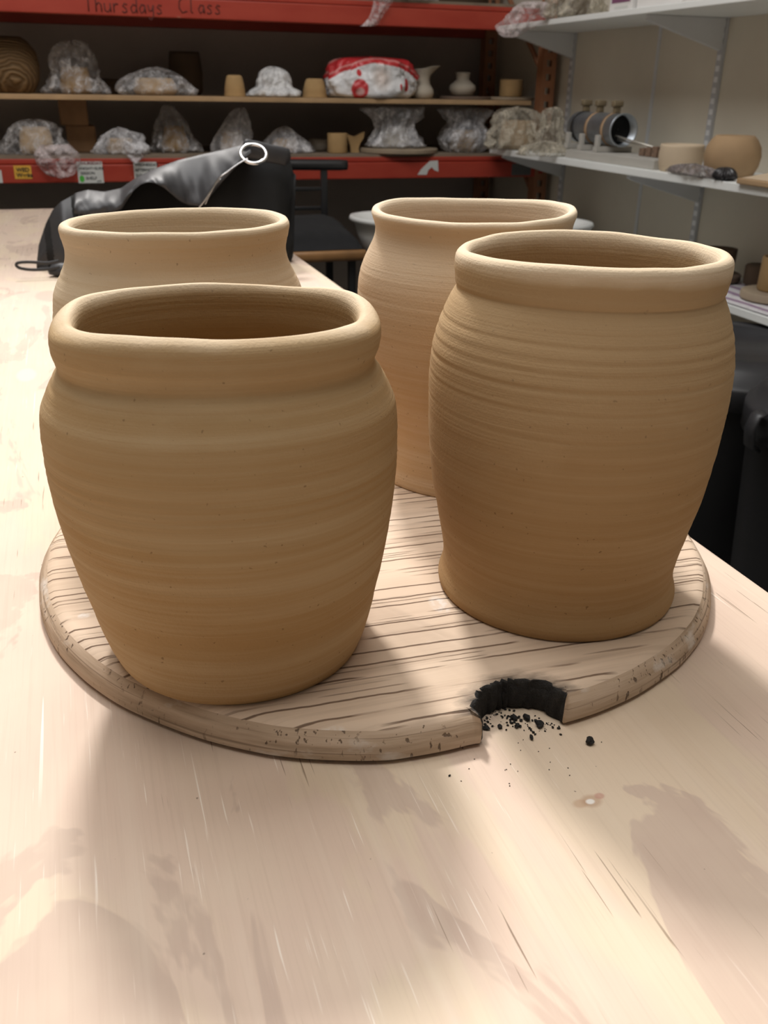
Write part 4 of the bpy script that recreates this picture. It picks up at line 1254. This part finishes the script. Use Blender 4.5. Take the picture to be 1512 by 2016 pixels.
for k, lab in enumerate(('upper thin rod sticking out of the metal cylinder', 'lower thin rod sticking out of the metal cylinder')):
    a = Vector((SXF + .09 + .012 * k, yb2 + .10, zc - .01 - .012 * k)); e = atX(1290 - 6 * k, 291 + 2 * k, SXF + .10)
    e.z = max(e.z, Z1b + .030)
    tag(G().tube([a, e], .0032, 8).make('rod', m_rod), lab, 'rod', 'rods in the metal cylinder')
m_tile = plain('test_tile_glaze', (.20, .13, .09), .5, .5, 60)
g0 = atX(1222, 300, SXF + .12)
for k in range(7):
    y = 2.56 - k * .034
    o = G().box((SXF + .085, y, zc0 + .0003), (SXF + .145, y + .026, zc0 + .022 + .004 * (k % 3)), .002).make('test_tile', m_tile, None, False)
    tag(o, 'small dark tile in the row right of the metal cylinder', 'tile', 'row of small tiles beside the cylinder')
# olive bags at the left end of the shelf
wrap((962, 213, 1075), 3.36, Z1b + .001, [(.85, 0), (1.0, .1), (.95, .4), (.80, .7), (.6, .92), (.05, 1.0)], PL_OLIVE, 'yellowed plastic bag at the far end of the middle wall shelf', 55, inner=(.72, .7, m_clayA), inlab='clay pot inside the yellowed bag at the end of the wall shelf', amp=.16, group='wrapped bundles on the wall shelves')
wrap((1054, 214, 1116), 3.17, Z1b + .001, [(.9, 0), (1.0, .1), (.8, .35), (.6, .6), (.62, .85), (.4, .98), (.05, 1.0)], PL_OLIVE, 'yellowed bag with a knotted top left of the metal cylinder', 57, inner=(.7, .55, m_clayD), inlab='brown pot inside the knotted bag left of the metal cylinder', amp=.2, group='wrapped bundles on the wall shelves')
wrap((1022, 278, 1122), 3.0, Z1b + .0008, HEAP, PL_OLIVE, 'flat crumpled bag at the shelf edge in front of the metal cylinder', 59, amp=.2, sy=.6, group='wrapped bundles on the wall shelves')


# bowls on the near part
def wpot(name, px, py, r, h, x, prof, mat, lab, cat):
    p = atX(px, py, x)
    o = G().lathe((x, p.y, Z1b + .0005), [(r * a, h * b) for a, b in prof], 48).make(name, mat); return tag(o, lab, cat)


p = atX(1338, 315, SXF + .075)
def px_r(xl, xr, x, y):   # radius seen between two columns at that place
    return abs((atY(xr, 310, y) - atY(xl, 310, y)).length) / 2
r1 = px_r(1299, 1377, SXF + .07, 2.24)
zt1 = atY(1338, 289, 2.24).z
m_bowl1 = plain('pale_bowl_clay', (.60, .48, .34), .8, .05, 10)
wpot('clay_bowl', 1338, 330, r1, zt1 - Z1b, SXF + .075, [(.84, 0), (.90, .04), (.97, .30), (1.0, .6), (.97, .90), (.955, 1.0), (.88, .99), (.88, .4), (.02, .15)], m_bowl1, 'pale straight-sided clay bowl on the middle wall shelf', 'bowl')
p2 = atX(1438, 330, SXF + .11)
r2 = .86 * px_r(1385, 1491, 0, p2.y); zt2 = atX(1440, 266, SXF + .11).z
wpot('round_jar', 1438, 330, r2, zt2 - Z1b, SXF + .11, [(.72, 0), (.80, .03), (.95, .25), (1.0, .5), (.95, .72), (.80, .90), (.66, 1.0), (.58, .99), (.6, .9), (.85, .5), (.02, .1)], m_bisque, 'round orange clay jar with a wide mouth on the middle wall shelf', 'jar')
# crumpled dark plastic and the board in front of them
m_darkfilm = plain('dark_plastic_film', (.03, .028, .03), .3)
m_greyfilm = plastic('grey_plastic_film', (.30, .26, .25), .6, .25, .4)
wc = atX(1372, 345, SXF + .02)
o = film('crumpled_film', SXF + .008, wc.y + .0, Z1b + .001, [(.035, 0), (.048, .005), (.040, .016), (.022, .026), (.003, .030)], m_greyfilm, 'crumpled grey and dark plastic in front of the bowls', 'plastic', sx=.4, sy=1.9, amp=.35, seed=61, group='loose plastic on the middle wall shelf')
wd_ = atX(1420, 350, SXF + .01)
o = film('crumpled_film', SXF + .018, wd_.y, Z1b + .001, [(.020, 0), (.030, .006), (.028, .018), (.018, .028), (.003, .030)], m_darkfilm, 'folded black plastic at the shelf edge below the round jar', 'plastic', sx=.8, sy=1.0, amp=.25, seed=64, group='loose plastic on the middle wall shelf')
we = atX(1450, 362, SXF - .01)
tag(G().box((SXF - .012, we.y - .30, Z1b + .0005), (SXF + .13, we.y, Z1b + .014), .003).make('small_board', m_bisque, None, False), 'pale board at the right picture edge on the middle wall shelf', 'board')
V = [(SXF - .002, we.y - .005, Z1b + .0146), (SXF - .002, we.y - .30, Z1b + .0146), (SXF + .05, we.y - .30, Z1b + .0146), (SXF + .05, we.y - .06, Z1b + .0146), (SXF + .03, we.y - .30, Z1b + .075), (SXF + .02, we.y - .30, Z1b + .075)]
tag(build('clay_wedge', V, [(0, 3, 2, 1), (0, 1, 5), (3, 4, 2), (0, 5, 4, 3), (1, 2, 4, 5)], m_bowl1, None, False), 'pale clay wedge lying on the board at the right picture edge', 'clay')

# ---- on the lowest shelf
t = NT('printed_paper'); n_ = t.noise((20, 6, 4), det=3)
wv = t.add('ShaderNodeTexWave', bands_direction='X'); wv.inputs['Scale'].default_value = 6; wv.inputs['Distortion'].default_value = 5; wv.inputs['Detail'].default_value = 3
t.link(t.coord((1, .35, 1)), wv.inputs['Vector'])
c = t.mix(t.ramp(wv.outputs['Fac'], [(.72, 0.0), (.82, .85)]), (.72, .70, .72), (.25, .13, .25))
c = t.mix(t.ramp(t.noise((60, 30, 10), det=3), [(.58, 0.0), (.64, .6)]), c, (.35, .30, .32))
t.base(c); t.set(Roughness=.6); m_print = t.m
for k, (y0, y1, dx, lab) in enumerate(((1.25, 1.72, -.006, 'printed purple and white paper at the near end of the lowest wall shelf'), (1.70, 2.25, .004, 'printed paper beyond the purple one on the lowest wall shelf'))):
    V = []; F = []
    for L in (0, 1):
        for i in range(9):
            for j in range(25):
                x = SXF + dx + .22 * i / 8; y = y0 + (y1 - y0) * j / 24
                V.append((x, y, Z3b + .001 + k * .002 + L * .0006 + .003 * max(0, noise.noise(Vector((x * 9, y * 6, k))))))
    for L in (0, 1):
        for i in range(8):
            for j in range(24): a = L * 225 + i * 25 + j; F.append((a, a + 1, a + 26, a + 25))
    tag(build('paper_sheet', V, F, m_print), lab, 'paper')
zp = Z3b + .0075
p = atX(1506, 590, SXF + .11)
G_ = G().lathe((SXF + .145, p.y, zp), [(.088, 0), (.091, .003), (.091, .016), (.088, .02), (.002, .02)], 48).make('round_bat', m_batw); autosmooth(G_, 40)
tag(G_, 'round wooden bat on the papers of the lowest wall shelf', 'board')
tag(G().lathe((SXF + .150, p.y + .005, zp + .0205), [(.050, 0), (.053, .004), (.052, .08), (.05, .085), (.045, .084), (.044, .02), (.002, .015)], 40).make('clay_cylinder', m_clayB), 'ochre clay cylinder on the bat of the lowest wall shelf, at the picture edge', 'pot')
q = atX(1440, 555, SXF + .12)
o = G().lathe((SXF + .15, q.y + .12, zp), [(.07, 0), (.075, .003), (.075, .016), (.07, .02), (.002, .02)], 40).make('round_bat', m_bat2); autosmooth(o, 40)
tag(o, 'dark round bat behind the flared pot on the lowest wall shelf', 'board')
tag(G().lathe((SXF + .16, q.y + .12, zp + .0205), [(.036, 0), (.042, .004), (.046, .04), (.047, .066), (.042, .065), (.034, .015), (.002, .012)], 40).make('dark_pot', m_clayD), 'dark clay pot beside the front right pot rim on the lowest wall shelf', 'pot')
q = atX(1480, 540, SXF + .20)
tag(G().lathe((SXF + .22, q.y, Z3b + .008), [(.03, 0), (.036, .004), (.036, .05), (.032, .055), (.002, .05)], 32).make('dark_cup', m_clayD), 'small dark cup against the wall on the lowest wall shelf', 'cup')
q = atX(1190, 455, SXF + .12)
V = []; rnd = random.Random(5)
bm = bmesh.new(); bmesh.ops.create_icosphere(bm, subdivisions=4, radius=1)
V = []
for v in bm.verts:
    c = v.co * (1 + .5 * noise.noise(v.co * 1.3 + Vector((3, 0, 0))))
    V.append((SXF + .13 + c.x * .075, 3.2 + c.y * .09, Z3b + .035 + max(-.034, c.z * .05)))
bm.verts.index_update(); F = [tuple(x.index for x in f.verts) for f in bm.faces]; bm.free()
tag(build('clay_lump', V, F, plain('red_brown_lump', (.12, .06, .045), .8, .3, 20)), 'dark red-brown lump at the far end of the lowest wall shelf', 'clay')
